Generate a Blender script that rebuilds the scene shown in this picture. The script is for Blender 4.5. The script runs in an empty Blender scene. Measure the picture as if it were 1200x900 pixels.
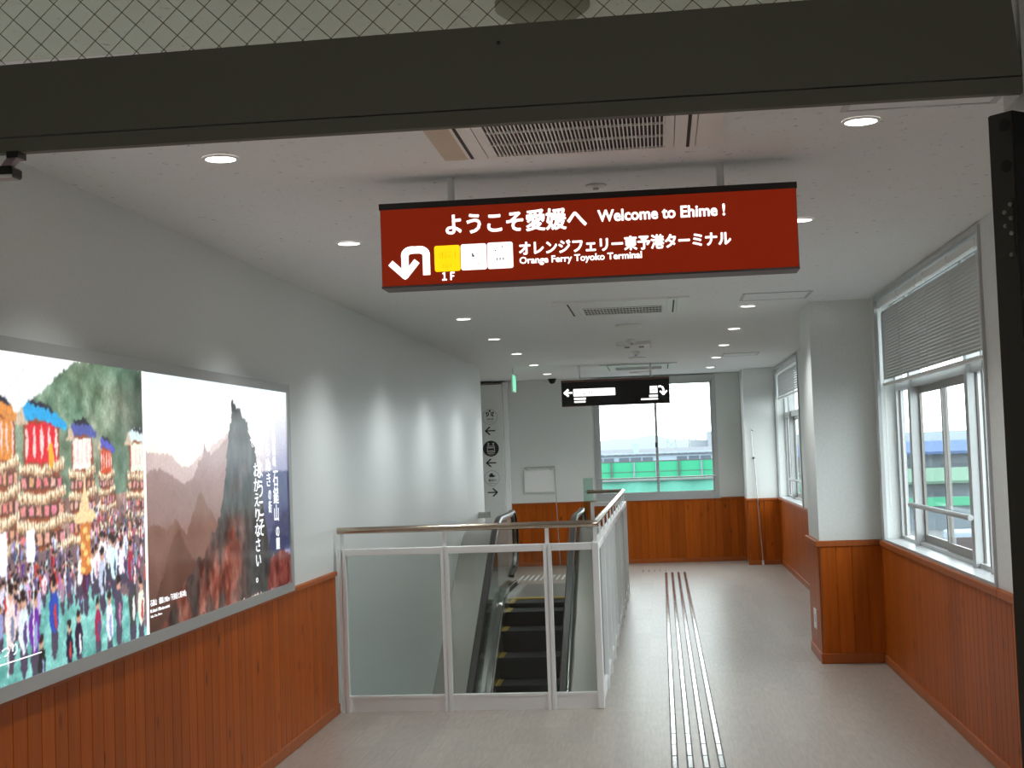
import bpy, bmesh, math, random
import numpy as np
from mathutils import Vector, Matrix

random.seed(7)
rng = np.random.default_rng(5)
C = bpy.context.scene.collection
scn = bpy.context.scene

# ------------------------------------------------------------------ camera
def cam_matrix(yaw, pitch, roll, loc):
    f = Vector((math.sin(yaw)*math.cos(pitch), math.cos(yaw)*math.cos(pitch), math.sin(pitch)))
    r = Vector((math.cos(yaw), -math.sin(yaw), 0))
    u = r.cross(f)
    r2 = math.cos(roll)*r + math.sin(roll)*u
    u2 = -math.sin(roll)*r + math.cos(roll)*u
    return Matrix(((r2.x, u2.x, -f.x, loc[0]), (r2.y, u2.y, -f.y, loc[1]), (r2.z, u2.z, -f.z, loc[2]), (0, 0, 0, 1)))
cd = bpy.data.cameras.new('camera'); cam = bpy.data.objects.new('camera', cd); C.objects.link(cam)
cd.sensor_width = 36; cd.lens = 36*1650/1200; cd.clip_start = 0.02; cd.clip_end = 4000
cam.matrix_world = cam_matrix(-0.1032, 0.0496143, -0.0356576, (0, 0, 1.6))
scn.camera = cam

# ------------------------------------------------------------------ world: bright overcast sky
w = bpy.data.worlds.new('sky'); scn.world = w; w.use_nodes = True
nt = w.node_tree; nt.nodes.clear()
tc = nt.nodes.new('ShaderNodeTexCoord'); sp = nt.nodes.new('ShaderNodeSeparateXYZ')
cr = nt.nodes.new('ShaderNodeValToRGB'); bg = nt.nodes.new('ShaderNodeBackground'); ow = nt.nodes.new('ShaderNodeOutputWorld')
nt.links.new(tc.outputs['Generated'], sp.inputs[0]); nt.links.new(sp.outputs['Z'], cr.inputs[0])
cr.color_ramp.elements[0].position = 0.0; cr.color_ramp.elements[0].color = (0.80, 0.86, 0.90, 1)
cr.color_ramp.elements[1].position = 0.5; cr.color_ramp.elements[1].color = (0.86, 0.94, 1.0, 1)
e = cr.color_ramp.elements.new(0.06); e.color = (0.90, 0.95, 0.98, 1)
bg.inputs[1].default_value = 5.8
nt.links.new(cr.outputs[0], bg.inputs[0]); nt.links.new(bg.outputs[0], ow.inputs[0])

# ------------------------------------------------------------------ exposure
vs = scn.view_settings
vs.view_transform = 'Standard'; vs.look = 'None'; vs.exposure = 0.0; vs.gamma = 1.0; vs.use_curve_mapping = False
LAMP_W = 55.0          # each ceiling downlight

# unseen fill light added behind the camera to brighten the door header
la = bpy.data.lights.new('lobby_fill', 'AREA'); la.shape = 'DISK'; la.size = 0.5; la.energy = 16.0; la.color = (1.0, 0.97, 0.86)
lao = bpy.data.objects.new('lobby_fill', la); C.objects.link(lao); lao.location = (-0.3, -1.2, 2.6)
# ------------------------------------------------------------------ materials
MATS = {}
def mat(name, col=(0.5, 0.5, 0.5), rough=0.6, metal=0.0, spec=0.5, emit=None, estr=0.0):
    if name in MATS: return MATS[name]
    m = bpy.data.materials.new(name); m.use_nodes = True
    b = m.node_tree.nodes['Principled BSDF']
    b.inputs['Base Color'].default_value = (*col, 1); b.inputs['Roughness'].default_value = rough
    b.inputs['Metallic'].default_value = metal; b.inputs['Specular IOR Level'].default_value = spec
    if emit:
        b.inputs['Emission Color'].default_value = (*emit, 1); b.inputs['Emission Strength'].default_value = estr
    MATS[name] = m
    return m
def N(m, t): return m.node_tree.nodes.new(t)
def Lk(m, a, b): m.node_tree.links.new(a, b)
def bsdf(m): return m.node_tree.nodes['Principled BSDF']
def noise_tint(m, c1, c2, scale, stretch=(1, 1, 1), detail=4, bump=0.0, coord='Object', lo=0.35, hi=0.65, bscale=None):
    t = N(m, 'ShaderNodeTexCoord'); mp = N(m, 'ShaderNodeMapping'); mp.inputs['Scale'].default_value = stretch
    n = N(m, 'ShaderNodeTexNoise'); n.inputs['Scale'].default_value = scale; n.inputs['Detail'].default_value = detail
    r = N(m, 'ShaderNodeValToRGB'); r.color_ramp.elements[0].position = lo; r.color_ramp.elements[1].position = hi
    r.color_ramp.elements[0].color = (*c1, 1); r.color_ramp.elements[1].color = (*c2, 1)
    Lk(m, t.outputs[coord], mp.inputs[0]); Lk(m, mp.outputs[0], n.inputs['Vector']); Lk(m, n.outputs['Fac'], r.inputs[0])
    Lk(m, r.outputs[0], bsdf(m).inputs['Base Color'])
    if bump:
        bm_ = N(m, 'ShaderNodeBump'); bm_.inputs['Strength'].default_value = bump; bm_.inputs['Distance'].default_value = 0.002
        Lk(m, n.outputs['Fac'], bm_.inputs['Height']); Lk(m, bm_.outputs[0], bsdf(m).inputs['Normal'])
    return n, r, mp

m_wall = mat('white_wall_vinyl', (0.60, 0.62, 0.60), 0.38, spec=0.5)
noise_tint(m_wall, (0.72, 0.75, 0.735), (0.75, 0.78, 0.765), 60, bump=0.05)
m_wallm = mat('matt_white_wall', (0.60, 0.61, 0.585), 0.6, spec=0.3)
noise_tint(m_wallm, (0.71, 0.73, 0.71), (0.75, 0.77, 0.75), 50, bump=0.05)
m_well = mat('well_beige', (0.44, 0.43, 0.34), 0.6)
m_ceil = mat('ceiling_tile', (0.62, 0.61, 0.6), 0.85, spec=0.2)
# rockwool ceiling: small dark worm marks
t = N(m_ceil, 'ShaderNodeTexCoord'); n1 = N(m_ceil, 'ShaderNodeTexNoise'); n1.inputs['Scale'].default_value = 30; n1.inputs['Detail'].default_value = 6
n1.inputs['Roughness'].default_value = 0.7
r1 = N(m_ceil, 'ShaderNodeValToRGB'); r1.color_ramp.elements[0].position = 0.31; r1.color_ramp.elements[0].color = (0.42, 0.42, 0.42, 1)
r1.color_ramp.elements[1].position = 0.38; r1.color_ramp.elements[1].color = (0.86, 0.88, 0.885, 1)
Lk(m_ceil, t.outputs['Object'], n1.inputs['Vector']); Lk(m_ceil, n1.outputs['Fac'], r1.inputs[0]); Lk(m_ceil, r1.outputs[0], bsdf(m_ceil).inputs['Base Color'])
bu = N(m_ceil, 'ShaderNodeBump'); bu.inputs['Strength'].default_value = 0.25; bu.inputs['Distance'].default_value = 0.003
Lk(m_ceil, n1.outputs['Fac'], bu.inputs['Height']); Lk(m_ceil, bu.outputs[0], bsdf(m_ceil).inputs['Normal'])

# vinyl floor: pale grey-brown planks running along the corridor
m_floor = mat('vinyl_plank_floor', (0.3, 0.26, 0.22), 0.33, spec=0.6)
t = N(m_floor, 'ShaderNodeTexCoord'); mp = N(m_floor, 'ShaderNodeMapping'); mp.inputs['Rotation'].default_value = (0, 0, math.pi/2)
br = N(m_floor, 'ShaderNodeTexBrick'); br.inputs['Scale'].default_value = 1.0; br.inputs['Brick Width'].default_value = 0.92
br.inputs['Row Height'].default_value = 0.15; br.inputs['Mortar Size'].default_value = 0.0012; br.inputs['Bias'].default_value = 0.0
br.inputs['Color1'].default_value = (0.395, 0.352, 0.305, 1); br.inputs['Color2'].default_value = (0.34, 0.302, 0.262, 1); br.inputs['Mortar'].default_value = (0.30, 0.265, 0.23, 1)
n2 = N(m_floor, 'ShaderNodeTexNoise'); n2.inputs['Scale'].default_value = 9; n2.inputs['Detail'].default_value = 6
mp2 = N(m_floor, 'ShaderNodeMapping'); mp2.inputs['Scale'].default_value = (7, 0.7, 1)
mx = N(m_floor, 'ShaderNodeMixRGB'); mx.blend_type = 'OVERLAY'; mx.inputs[0].default_value = 0.35
Lk(m_floor, t.outputs['Object'], mp.inputs[0]); Lk(m_floor, mp.outputs[0], br.inputs['Vector'])
Lk(m_floor, t.outputs['Object'], mp2.inputs[0]); Lk(m_floor, mp2.outputs[0], n2.inputs['Vector'])
Lk(m_floor, br.outputs['Color'], mx.inputs[1]); Lk(m_floor, n2.outputs['Fac'], mx.inputs[2]); Lk(m_floor, mx.outputs[0], bsdf(m_floor).inputs['Base Color'])

def wood(name, c1, c2, knots=True, rough=0.42):
    m = mat(name, c1, rough, spec=0.12)
    t = N(m, 'ShaderNodeTexCoord'); oi = N(m, 'ShaderNodeObjectInfo')
    add = N(m, 'ShaderNodeVectorMath'); add.operation = 'ADD'
    sc = N(m, 'ShaderNodeMath'); sc.operation = 'MULTIPLY'; sc.inputs[1].default_value = 37.0
    Lk(m, oi.outputs['Random'], sc.inputs[0]); Lk(m, t.outputs['Object'], add.inputs[0]); Lk(m, sc.outputs[0], add.inputs[1])
    mp = N(m, 'ShaderNodeMapping'); mp.inputs['Scale'].default_value = (22, 22, 1.2)
    n = N(m, 'ShaderNodeTexNoise'); n.inputs['Scale'].default_value = 1.6; n.inputs['Detail'].default_value = 5
    Lk(m, add.outputs[0], mp.inputs[0]); Lk(m, mp.outputs[0], n.inputs['Vector'])
    r = N(m, 'ShaderNodeValToRGB'); r.color_ramp.elements[0].position = 0.3; r.color_ramp.elements[1].position = 0.7
    r.color_ramp.elements[0].color = (*c1, 1); r.color_ramp.elements[1].color = (*c2, 1)
    Lk(m, n.outputs['Fac'], r.inputs[0])
    # tone of each board
    hv = N(m, 'ShaderNodeHueSaturation'); mr = N(m, 'ShaderNodeMapRange'); mr.inputs['To Min'].default_value = 0.86; mr.inputs['To Max'].default_value = 1.12
    Lk(m, oi.outputs['Random'], mr.inputs['Value']); Lk(m, mr.outputs[0], hv.inputs['Value']); Lk(m, r.outputs[0], hv.inputs['Color'])
    out = hv.outputs[0]
    if knots:
        mk = N(m, 'ShaderNodeMapping'); mk.inputs['Scale'].default_value = (7, 7, 3.4)
        vo = N(m, 'ShaderNodeTexVoronoi'); vo.inputs['Scale'].default_value = 1.0
        Lk(m, add.outputs[0], mk.inputs[0]); Lk(m, mk.outputs[0], vo.inputs['Vector'])
        kr = N(m, 'ShaderNodeValToRGB'); kr.color_ramp.elements[0].position = 0.05; kr.color_ramp.elements[0].color = (1, 1, 1, 1)
        kr.color_ramp.elements[1].position = 0.15; kr.color_ramp.elements[1].color = (0, 0, 0, 1)
        Lk(m, vo.outputs['Distance'], kr.inputs[0])
        mx = N(m, 'ShaderNodeMixRGB'); mx.inputs[2].default_value = (c1[0]*0.22, c1[1]*0.2, c1[2]*0.3, 1)
        k2 = N(m, 'ShaderNodeMath'); k2.operation = 'MULTIPLY'; k2.inputs[1].default_value = 0.8
        Lk(m, kr.outputs[0], k2.inputs[0]); Lk(m, k2.outputs[0], mx.inputs[0]); Lk(m, out, mx.inputs[1]); out = mx.outputs[0]
    Lk(m, out, bsdf(m).inputs['Base Color'])
    return m
m_board = wood('cedar_board', (0.34, 0.068, 0.005), (0.45, 0.100, 0.008))
m_cap = wood('cedar_trim', (0.36, 0.09, 0.022), (0.42, 0.115, 0.03), knots=False)

def brushed(name, col, rough, stretch=(1, 60, 60)):
    m = mat(name, col, rough, metal=1.0)
    t = N(m, 'ShaderNodeTexCoord'); mp = N(m, 'ShaderNodeMapping'); mp.inputs['Scale'].default_value = stretch
    n = N(m, 'ShaderNodeTexNoise'); n.inputs['Scale'].default_value = 8; n.inputs['Detail'].default_value = 3
    mr = N(m, 'ShaderNodeMapRange'); mr.inputs['To Min'].default_value = rough*0.75; mr.inputs['To Max'].default_value = rough*1.3
    Lk(m, t.outputs['Object'], mp.inputs[0]); Lk(m, mp.outputs[0], n.inputs['Vector']); Lk(m, n.outputs['Fac'], mr.inputs['Value']); Lk(m, mr.outputs[0], bsdf(m).inputs['Roughness'])
    return m
m_alu = brushed('brushed_aluminium', (0.50, 0.50, 0.49), 0.38)
bsdf(m_alu).inputs['Metallic'].default_value = 0.55
m_steel = brushed('stainless_steel', (0.58, 0.57, 0.54), 0.27)
m_steelp = brushed('polished_stainless', (0.72, 0.71, 0.69), 0.12)
m_deck = brushed('dull_cladding_steel', (0.36, 0.35, 0.32), 0.32)
m_rail = brushed('reflection_tinted_handrail', (0.50, 0.42, 0.34), 0.22)  # stainless pipe, the brown of its reflections put into the base colour
m_white = mat('white_painted_steel', (0.84, 0.85, 0.85), 0.35)
m_whiteplastic = mat('white_plastic', (0.84, 0.84, 0.82), 0.4)
m_beigeplastic = mat('cream_plastic', (0.60, 0.50, 0.40), 0.5)
m_winframe = mat('silver_window_frame', (0.52, 0.53, 0.53), 0.35, metal=0.35)
m_sash = mat('bronze_grey_sash', (0.30, 0.28, 0.26), 0.4, metal=0.3)
m_windark = mat('dark_window_gasket', (0.16, 0.14, 0.13), 0.5)
m_black = mat('black_plastic', (0.012, 0.012, 0.013), 0.35)
m_rubber = mat('black_rubber_handrail', (0.040, 0.034, 0.030), 0.32, spec=0.4)
m_step = mat('dark_ribbed_step', (0.016, 0.016, 0.017), 0.6, metal=0.1)
m_stept = mat('step_tread_grey', (0.030, 0.030, 0.030), 0.55, metal=0.3)
m_yellow = mat('yellow_safety_mark', (0.50, 0.34, 0.03), 0.5)
m_plate = mat('grooved_landing_plate', (0.28, 0.265, 0.25), 0.4, metal=0.8)
m_door = mat('dark_brown_door_steel', (0.050, 0.044, 0.036), 0.45)
m_header = mat('olive_grey_header_paint', (0.185, 0.178, 0.145), 0.6)
m_pink = mat('pink_grey_metal', (0.42, 0.30, 0.36), 0.4, metal=0.3)
m_string = mat('white_cord', (0.75, 0.75, 0.73), 0.6)
m_blind = mat('blind_slat_white', (0.50, 0.50, 0.485), 0.45)
m_brown = mat('brown_sign_trim', (0.10, 0.035, 0.018), 0.4)
m_signblack = mat('sign_black_face', (0.008, 0.008, 0.009), 0.25)
m_glow = mat('glowing_white_lettering', (0.9, 0.9, 0.9), 0.4, emit=(1, 0.98, 0.95), estr=1.25)
m_glowy = mat('glowing_yellow_tile', (0.9, 0.7, 0.02), 0.4, emit=(1.0, 0.72, 0.0), estr=0.95)
m_ytext = mat('ochre_tile_lettering', (0.45, 0.28, 0.02), 0.5, emit=(0.62, 0.36, 0.0), estr=0.9)
m_signred = mat('backlit_red_brown_face', (0.13, 0.013, 0.004), 0.5, spec=0.1, emit=(0.43, 0.030, 0.007), estr=0.38)
m_lampdisc = mat('downlight_glow', (1, 1, 1), 0.4, emit=(1.0, 0.93, 0.85), estr=7.0)
m_green = mat('green_exit_glow', (0.1, 0.7, 0.4), 0.4, emit=(0.25, 0.9, 0.55), estr=0.8)
m_ink = mat('black_print', (0.02, 0.02, 0.02), 0.6)
m_inkgrey = mat('grey_print', (0.26, 0.25, 0.23), 0.6)
m_dark = mat('dark_void', (0.012, 0.011, 0.010), 0.7)
m_printtxt = mat('backlit_poster_lettering', (0.9, 0.9, 0.9), 0.4, emit=(0.92, 0.96, 1.0), estr=0.95)
m_wire = mat('glass_wire', (0.09, 0.085, 0.075), 0.5, metal=0.6)
m_disc = mat('grey_beige_ceiling_disc', (0.34, 0.33, 0.29), 0.6)

def glass(name, tint=(1, 1, 1), refl=0.025, rough=0.02):
    m = bpy.data.materials.new(name); m.use_nodes = True; n = m.node_tree.nodes; n.clear()
    o = n.new('ShaderNodeOutputMaterial'); mixn = n.new('ShaderNodeMixShader'); tr = n.new('ShaderNodeBsdfTransparent'); gl = n.new('ShaderNodeBsdfGlossy')
    lw = n.new('ShaderNodeLayerWeight'); lw.inputs[0].default_value = 0.5
    pw = n.new('ShaderNodeMath'); pw.operation = 'POWER'; pw.inputs[1].default_value = 5.0
    fr = n.new('ShaderNodeMath'); fr.operation = 'MULTIPLY_ADD'; fr.inputs[1].default_value = 0.45; fr.inputs[2].default_value = refl
    m.node_tree.links.new(lw.outputs['Facing'], pw.inputs[0]); m.node_tree.links.new(pw.outputs[0], fr.inputs[0])
    tr.inputs[0].default_value = (*tint, 1); gl.inputs['Roughness'].default_value = rough
    m.node_tree.links.new(fr.outputs[0], mixn.inputs[0]); m.node_tree.links.new(tr.outputs[0], mixn.inputs[1]); m.node_tree.links.new(gl.outputs[0], mixn.inputs[2])
    m.node_tree.links.new(mixn.outputs[0], o.inputs[0]); return m
m_glass = glass('window_glass', (0.95, 0.98, 0.97))
m_glassrail = glass('balustrade_glass', (0.86, 0.89, 0.88))
m_glassg = glass('green_edge_glass', (0.72, 0.86, 0.80))
m_glassw = glass('wired_transom_glass', (0.93, 0.97, 0.91), rough=0.1)

# ------------------------------------------------------------------ mesh helpers
def box(bm, x0, x1, y0, y1, z0, z1):
    vs_ = [bm.verts.new(p) for p in ((x0,y0,z0),(x1,y0,z0),(x1,y1,z0),(x0,y1,z0),(x0,y0,z1),(x1,y0,z1),(x1,y1,z1),(x0,y1,z1))]
    for f in ((0,3,2,1),(4,5,6,7),(0,1,5,4),(1,2,6,5),(2,3,7,6),(3,0,4,7)): bm.faces.new([vs_[i] for i in f])
    return vs_
def bevel(bm, r, seg=1):
    bmesh.ops.bevel(bm, geom=list(bm.edges), offset=r, segments=seg, affect='EDGES', clamp_overlap=True)
def cyl(bm, p0, p1, r, seg=12, r2=None, cap=True):
    p0 = Vector(p0); p1 = Vector(p1); d = (p1-p0); L = d.length; q = d.to_track_quat('Z', 'Y')
    M = Matrix.Translation((p0+p1)/2) @ q.to_matrix().to_4x4()
    bmesh.ops.create_cone(bm, cap_ends=cap, segments=seg, radius1=r, radius2=r if r2 is None else r2, depth=L, matrix=M)
def prism_x(bm, pts, x0, x1):      # polygon in (y, z) extruded along x
    a = [bm.verts.new((x0, y, z)) for y, z in pts]; b = [bm.verts.new((x1, y, z)) for y, z in pts]; n = len(pts)
    bm.faces.new(a); bm.faces.new(b[::-1])
    for i in range(n): bm.faces.new((a[i], b[i], b[(i+1) % n], a[(i+1) % n]))
def prism_y(bm, pts, y0, y1):      # polygon in (x, z) extruded along y
    a = [bm.verts.new((x, y0, z)) for x, z in pts]; b = [bm.verts.new((x, y1, z)) for x, z in pts]; n = len(pts)
    bm.faces.new(a); bm.faces.new(b[::-1])
    for i in range(n): bm.faces.new((a[i], b[i], b[(i+1) % n], a[(i+1) % n]))
def strip_yz(bm, path, x0, x1, th):   # ribbon following a (y, z) path, thickness th downwards
    up = []; dn = []
    for i, (y, z) in enumerate(path):
        a = path[max(i-1, 0)]; b = path[min(i+1, len(path)-1)]
        ty, tz = b[0]-a[0], b[1]-a[1]; l = math.hypot(ty, tz) or 1; ny, nz = -tz/l, ty/l
        if nz < 0 and abs(nz) > 1e-6 and False: ny, nz = -ny, -nz
        up.append([bm.verts.new((x, y, z)) for x in (x0, x1)]); dn.append([bm.verts.new((x, y-ny*th, z-nz*th)) for x in (x0, x1)])
    for i in range(len(path)-1):
        bm.faces.new((up[i][0], up[i][1], up[i+1][1], up[i+1][0])); bm.faces.new((dn[i][0], dn[i+1][0], dn[i+1][1], dn[i][1]))
        bm.faces.new((up[i][0], up[i+1][0], dn[i+1][0], dn[i][0])); bm.faces.new((up[i][1], dn[i][1], dn[i+1][1], up[i+1][1]))
    for i in (0, -1): bm.faces.new((up[i][0], dn[i][0], dn[i][1], up[i][1]))
def obj(name, bm, m, parent=None, smooth=False):
    bmesh.ops.recalc_face_normals(bm, faces=bm.faces)
    me = bpy.data.meshes.new(name); bm.to_mesh(me); bm.free()
    if m: me.materials.append(m)
    if smooth:
        for p in me.polygons: p.use_smooth = True
        try: me.set_sharp_from_angle(angle=math.radians(40))
        except Exception: pass
    o = bpy.data.objects.new(name, me); C.objects.link(o)
    if parent:
        o.parent = parent; 
        pm = wm(parent); o.matrix_parent_inverse = pm.inverted()
    return o
def wm(o):
    m = o.matrix_basis.copy()
    if o.parent: m = wm(o.parent) @ o.matrix_parent_inverse @ m
    return m
def bx(name, m, parent, *b, bev=0.0):
    bm = bmesh.new(); box(bm, *b)
    if bev: bevel(bm, bev)
    return obj(name, bm, m, parent)
def tag(o, label, cat, group=None):
    o['label'] = label; o['category'] = cat
    if group: o['group'] = group
    return o
def thing(name, label, cat, loc=(0, 0, 0), group=None):
    o = bpy.data.objects.new(name, None); C.objects.link(o); o.location = loc; o.empty_display_size = 0.1
    return tag(o, label, cat, group)
def struct(name, bm, m, parent=None):
    o = obj(name, bm, m, parent)
    if not parent: o['kind'] = 'structure'
    return o
def sbox(name, m, *bs):
    bm = bmesh.new()
    for b in bs: box(bm, *b)
    return struct(name, bm, m)
def copyobj(o, parent, delta, label=None, group=None):
    c = o.copy(); C.objects.link(c)
    c.location = Vector(o.location) + Vector(delta)
    if parent is not None: c.parent = parent; c.matrix_parent_inverse = o.matrix_parent_inverse.copy()
    return c
def part_copy(o, delta):            # a repeat of a part beside its source, same parent, shared mesh
    c = o.copy(); C.objects.link(c); c.location = Vector(o.location) + Vector(delta); return c
def dup(root, delta, label, group=None):
    r = root.copy(); C.objects.link(r); r.location = Vector(root.location) + Vector(delta); r['label'] = label
    if group: r['group'] = group
    for ch in list(root.children):
        c = ch.copy(); C.objects.link(c); c.parent = r
        for g in list(ch.children):
            d = g.copy(); C.objects.link(d); d.parent = c
    return r

# lettering fitted into a box; plane given by origin, right and up directions
def lettering(body, parent, m, right, up, org, x0, x1, z0, z1, bold=0.0, name='lettering', vertical=False, thick=0.0015):
    cu = bpy.data.curves.new('txt', 'FONT'); cu.body = body; cu.size = 1.0; cu.offset = min(bold, 0.004); cu.resolution_u = 3
    if vertical: cu.space_line = 0.95; cu.align_x = 'CENTER'
    o = bpy.data.objects.new('txt', cu); C.objects.link(o)
    dg = bpy.context.evaluated_depsgraph_get(); me = bpy.data.meshes.new_from_object(o.evaluated_get(dg))
    bpy.data.objects.remove(o); bpy.data.curves.remove(cu)
    n = len(me.vertices); co = np.empty(n*3, 'f'); me.vertices.foreach_get('co', co); co = co.reshape(-1, 3)
    mn = co.min(0); mxv = co.max(0)
    u = x0 + (co[:, 0]-mn[0])/(mxv[0]-mn[0])*(x1-x0); v = z0 + (co[:, 1]-mn[1])/(mxv[1]-mn[1])*(z1-z0)
    r_ = np.array(right, float); u_ = np.array(up, float); nn = np.cross(r_, u_)
    if bold > 0.004:                       # heavier strokes: slightly shifted layers of the same outline
        bmx = bmesh.new(); base = me; k_ = (z1-z0)/max(1, body.count('\n')+1)*(bold-0.004)
        for j, (du, dv) in enumerate(((0, 0), (k_, 0), (-k_, 0), (0, k_), (0, -k_), (k_*0.7, k_*0.7), (-k_*0.7, k_*0.7), (k_*0.7, -k_*0.7), (-k_*0.7, -k_*0.7))):
            c2 = np.stack([u+du, v+dv, np.full(n, j*0.00003)], 1).astype('f'); m2 = base.copy(); m2.vertices.foreach_set('co', c2.ravel()); bmx.from_mesh(m2); bpy.data.meshes.remove(m2)
        me = bpy.data.meshes.new(name); bmx.to_mesh(me); bmx.free(); n = len(me.vertices); co = np.empty(n*3, 'f'); me.vertices.foreach_get('co', co); co = co.reshape(-1, 3)
        u = co[:, 0]; v = co[:, 1]; r_ = np.array(right, float); u_ = np.array(up, float); thick = thick + co[:, 2][:, None]
    p = np.array(org, float)[None] + u[:, None]*r_ + v[:, None]*u_ + nn*thick
    me.vertices.foreach_set('co', p.astype('f').ravel()); me.update()
    me.materials.clear(); me.materials.append(m)
    q = bpy.data.objects.new(name, me); C.objects.link(q); q.parent = parent; q.matrix_parent_inverse = wm(parent).inverted()
    return q
def flat(name, parent, m, right, up, org, polys, thick=0.003):   # thin raised plates, polys in (u, v)
    bm = bmesh.new(); r_ = Vector(right); u_ = Vector(up); nn = r_.cross(u_); o_ = Vector(org)
    for pts in polys:
        a = [bm.verts.new(o_ + r_*p[0] + u_*p[1]) for p in pts]; b = [bm.verts.new(o_ + r_*p[0] + u_*p[1] + nn*thick) for p in pts]; n = len(pts)
        bm.faces.new(a[::-1]); bm.faces.new(b)
        for i in range(n): bm.faces.new((a[i], a[(i+1) % n], b[(i+1) % n], b[i]))
    return obj(name, bm, m, parent)
def rect(x0, x1, z0, z1): return [(x0, z0), (x1, z0), (x1, z1), (x0, z1)]
def rrect(x0, x1, z0, z1, r, k=4):
    out = []
    for cx, cz, a0 in ((x1-r, z0+r, -90), (x1-r, z1-r, 0), (x0+r, z1-r, 90), (x0+r, z0+r, 180)):
        for i in range(k+1):
            a = math.radians(a0 + 90*i/k); out.append((cx+r*math.cos(a), cz+r*math.sin(a)))
    return out
def circ(cx, cz, r, k=28): return [(cx+r*math.cos(2*math.pi*i/k), cz+r*math.sin(2*math.pi*i/k)) for i in range(k)]
def stroke(pts, wd):                # thick polyline as quads with round-ish joints
    out = []
    for (a, b) in zip(pts[:-1], pts[1:]):
        dx, dz = b[0]-a[0], b[1]-a[1]; l = math.hypot(dx, dz); nx, nz = -dz/l*wd/2, dx/l*wd/2
        out.append([(a[0]-nx, a[1]-nz), (b[0]-nx, b[1]-nz), (b[0]+nx, b[1]+nz), (a[0]+nx, a[1]+nz)])
    for p in pts[1:-1]: out.append(circ(p[0], p[1], wd/2, 10))
    return out

CE = 2.64            # ceiling height
WL, WR = -2.1, 1.57  # side walls
YF = 20.0            # far wall
# ------------------------------------------------------------------ setting
# floor with the escalator well cut out
WX, WY0, WY1 = -0.47, 8.92, 15.72
sbox('floor', m_floor, (-4.2, 1.9, -3.0, WY0, -0.12, 0), (-4.2, 1.9, WY1, 20.3, -0.12, 0), (WX, 1.9, WY0, WY1, -0.12, 0))
sbox('ceiling', m_ceil, (-4.2, 1.95, -3.0, 20.3, CE, CE+0.12))
wl = sbox('wall_left', m_wall, (WL-0.15, WL, -3.0, 16.62, -0.12, CE))
sbox('wall_left_well', m_wall, (WL-0.15, WL, 2.0, 16.62, -5.2, -0.12))
sbox('wall_well', m_well, (WX, WX+0.1, 2.0, WY1, -5.2, -0.12), (WL, WX, WY1, WY1+0.1, -5.2, -0.12), (WL, WX, 1.9, 2.0, -5.2, -0.12))
sbox('trim_1', m_white, (WX-0.012, WX, WY0, WY1, -0.12, 0.0))
sbox('floor_lower', m_floor, (WL, WX, 1.9, WY1, -5.3, -5.2))
sbox('ceiling_lower', m_wallm, (WL, WX, 1.9, WY0, -0.25, -0.12))
# side room beyond the end of the left wall
sbox('wall_left_room', m_wallm, (-4.2, -4.1, 16.5, YF+0.2, 0, CE), (-4.1, WL-0.15, 16.5, 16.62, 0, CE))
# right wall around two deep windows
W1 = (6.93, 10.28); W2 = (16.05, 19.2); RT = 0.15
wr = sbox('wall_right', m_wallm,
     (WR, WR+RT, -3.0, 20.2, -0.12, 0.89), (WR, WR+RT, -3.0, W1[0], 0.89, CE), (WR, WR+RT, W1[1], W2[0], 0.89, CE),
     (WR, WR+RT, W2[1], 20.2, 0.89, CE), (WR, WR+RT, W1[0], W1[1], 2.625, CE), (WR, WR+RT, W2[0], W2[1], 2.625, CE))
PX, PY0, PY1 = 1.123, 10.48, 11.2
pil = sbox('wall_pillar', m_wallm, (PX, WR, PY0, PY1, 0, CE))
col_ = sbox('wall_far_column', m_wallm, (1.14, WR, 19.22, YF, 0, CE))
FX0, FX1, FZ0, FZ1 = -0.92, 0.80, 0.91, 2.61
wf = sbox('wall_far', m_wallm, (-4.2, FX0, YF, YF+0.25, 0, CE), (FX1, 1.9, YF, YF+0.25, 0, CE), (FX0, FX1, YF, YF+0.25, 0, FZ0), (FX0, FX1, YF, YF+0.25, FZ1, CE))
# door wall with the opening the photo looks through, and the dim lobby behind the camera
DX0, DX1 = -1.2, 0.548
sbox('wall_front', m_wallm, (WL, DX0, 2.08, 2.22, 0, CE), (0.62, WR, 1.94, 2.07, 0, CE), (DX1, WR, 2.1, 2.22, 2.101, CE))
sbox('wall_back', m_wallm, (-2.2, 1.9, -3.1, -3.0, 0, CE))

# wainscot of single tongue-and-groove boards
BH = 0.835
def board_mesh(width, h):
    bm = bmesh.new(); box(bm, 0, 0.014, 0.0003, width-0.0003, 0, h)
    ed = [e_ for e_ in bm.edges if abs(e_.verts[0].co.z-e_.verts[1].co.z) > 0.1]
    bmesh.ops.bevel(bm, geom=ed, offset=0.0035, segments=1, affect='EDGES')
    bmesh.ops.recalc_face_normals(bm, faces=bm.faces)
    me = bpy.data.meshes.new('board'); bm.to_mesh(me); bm.free(); me.materials.append(m_board); return me
BM_ = {}
def boards(parent, start, direction, normal, length, width=0.104, h=BH):
    n = max(1, round(length/width)); wd = length/n; key = (round(wd, 4), h)
    if key not in BM_: BM_[key] = board_mesh(wd, h)
    d = Vector(direction); nn = Vector(normal)
    for i in range(n):
        o = bpy.data.objects.new('board', BM_[key]); C.objects.link(o)
        p = Vector(start) + d*(i*wd)
        M = Matrix(((nn.x, d.x, 0, p.x), (nn.y, d.y, 0, p.y), (0, 0, 1, p.z), (0, 0, 0, 1)))
        o.matrix_world = M; o.parent = parent
def capbox(name, *b):
    bm = bmesh.new(); box(bm, *b); bevel(bm, 0.004); o = obj(name, bm, m_cap); o['kind'] = 'structure'; return o
trimn = [1]
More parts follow.
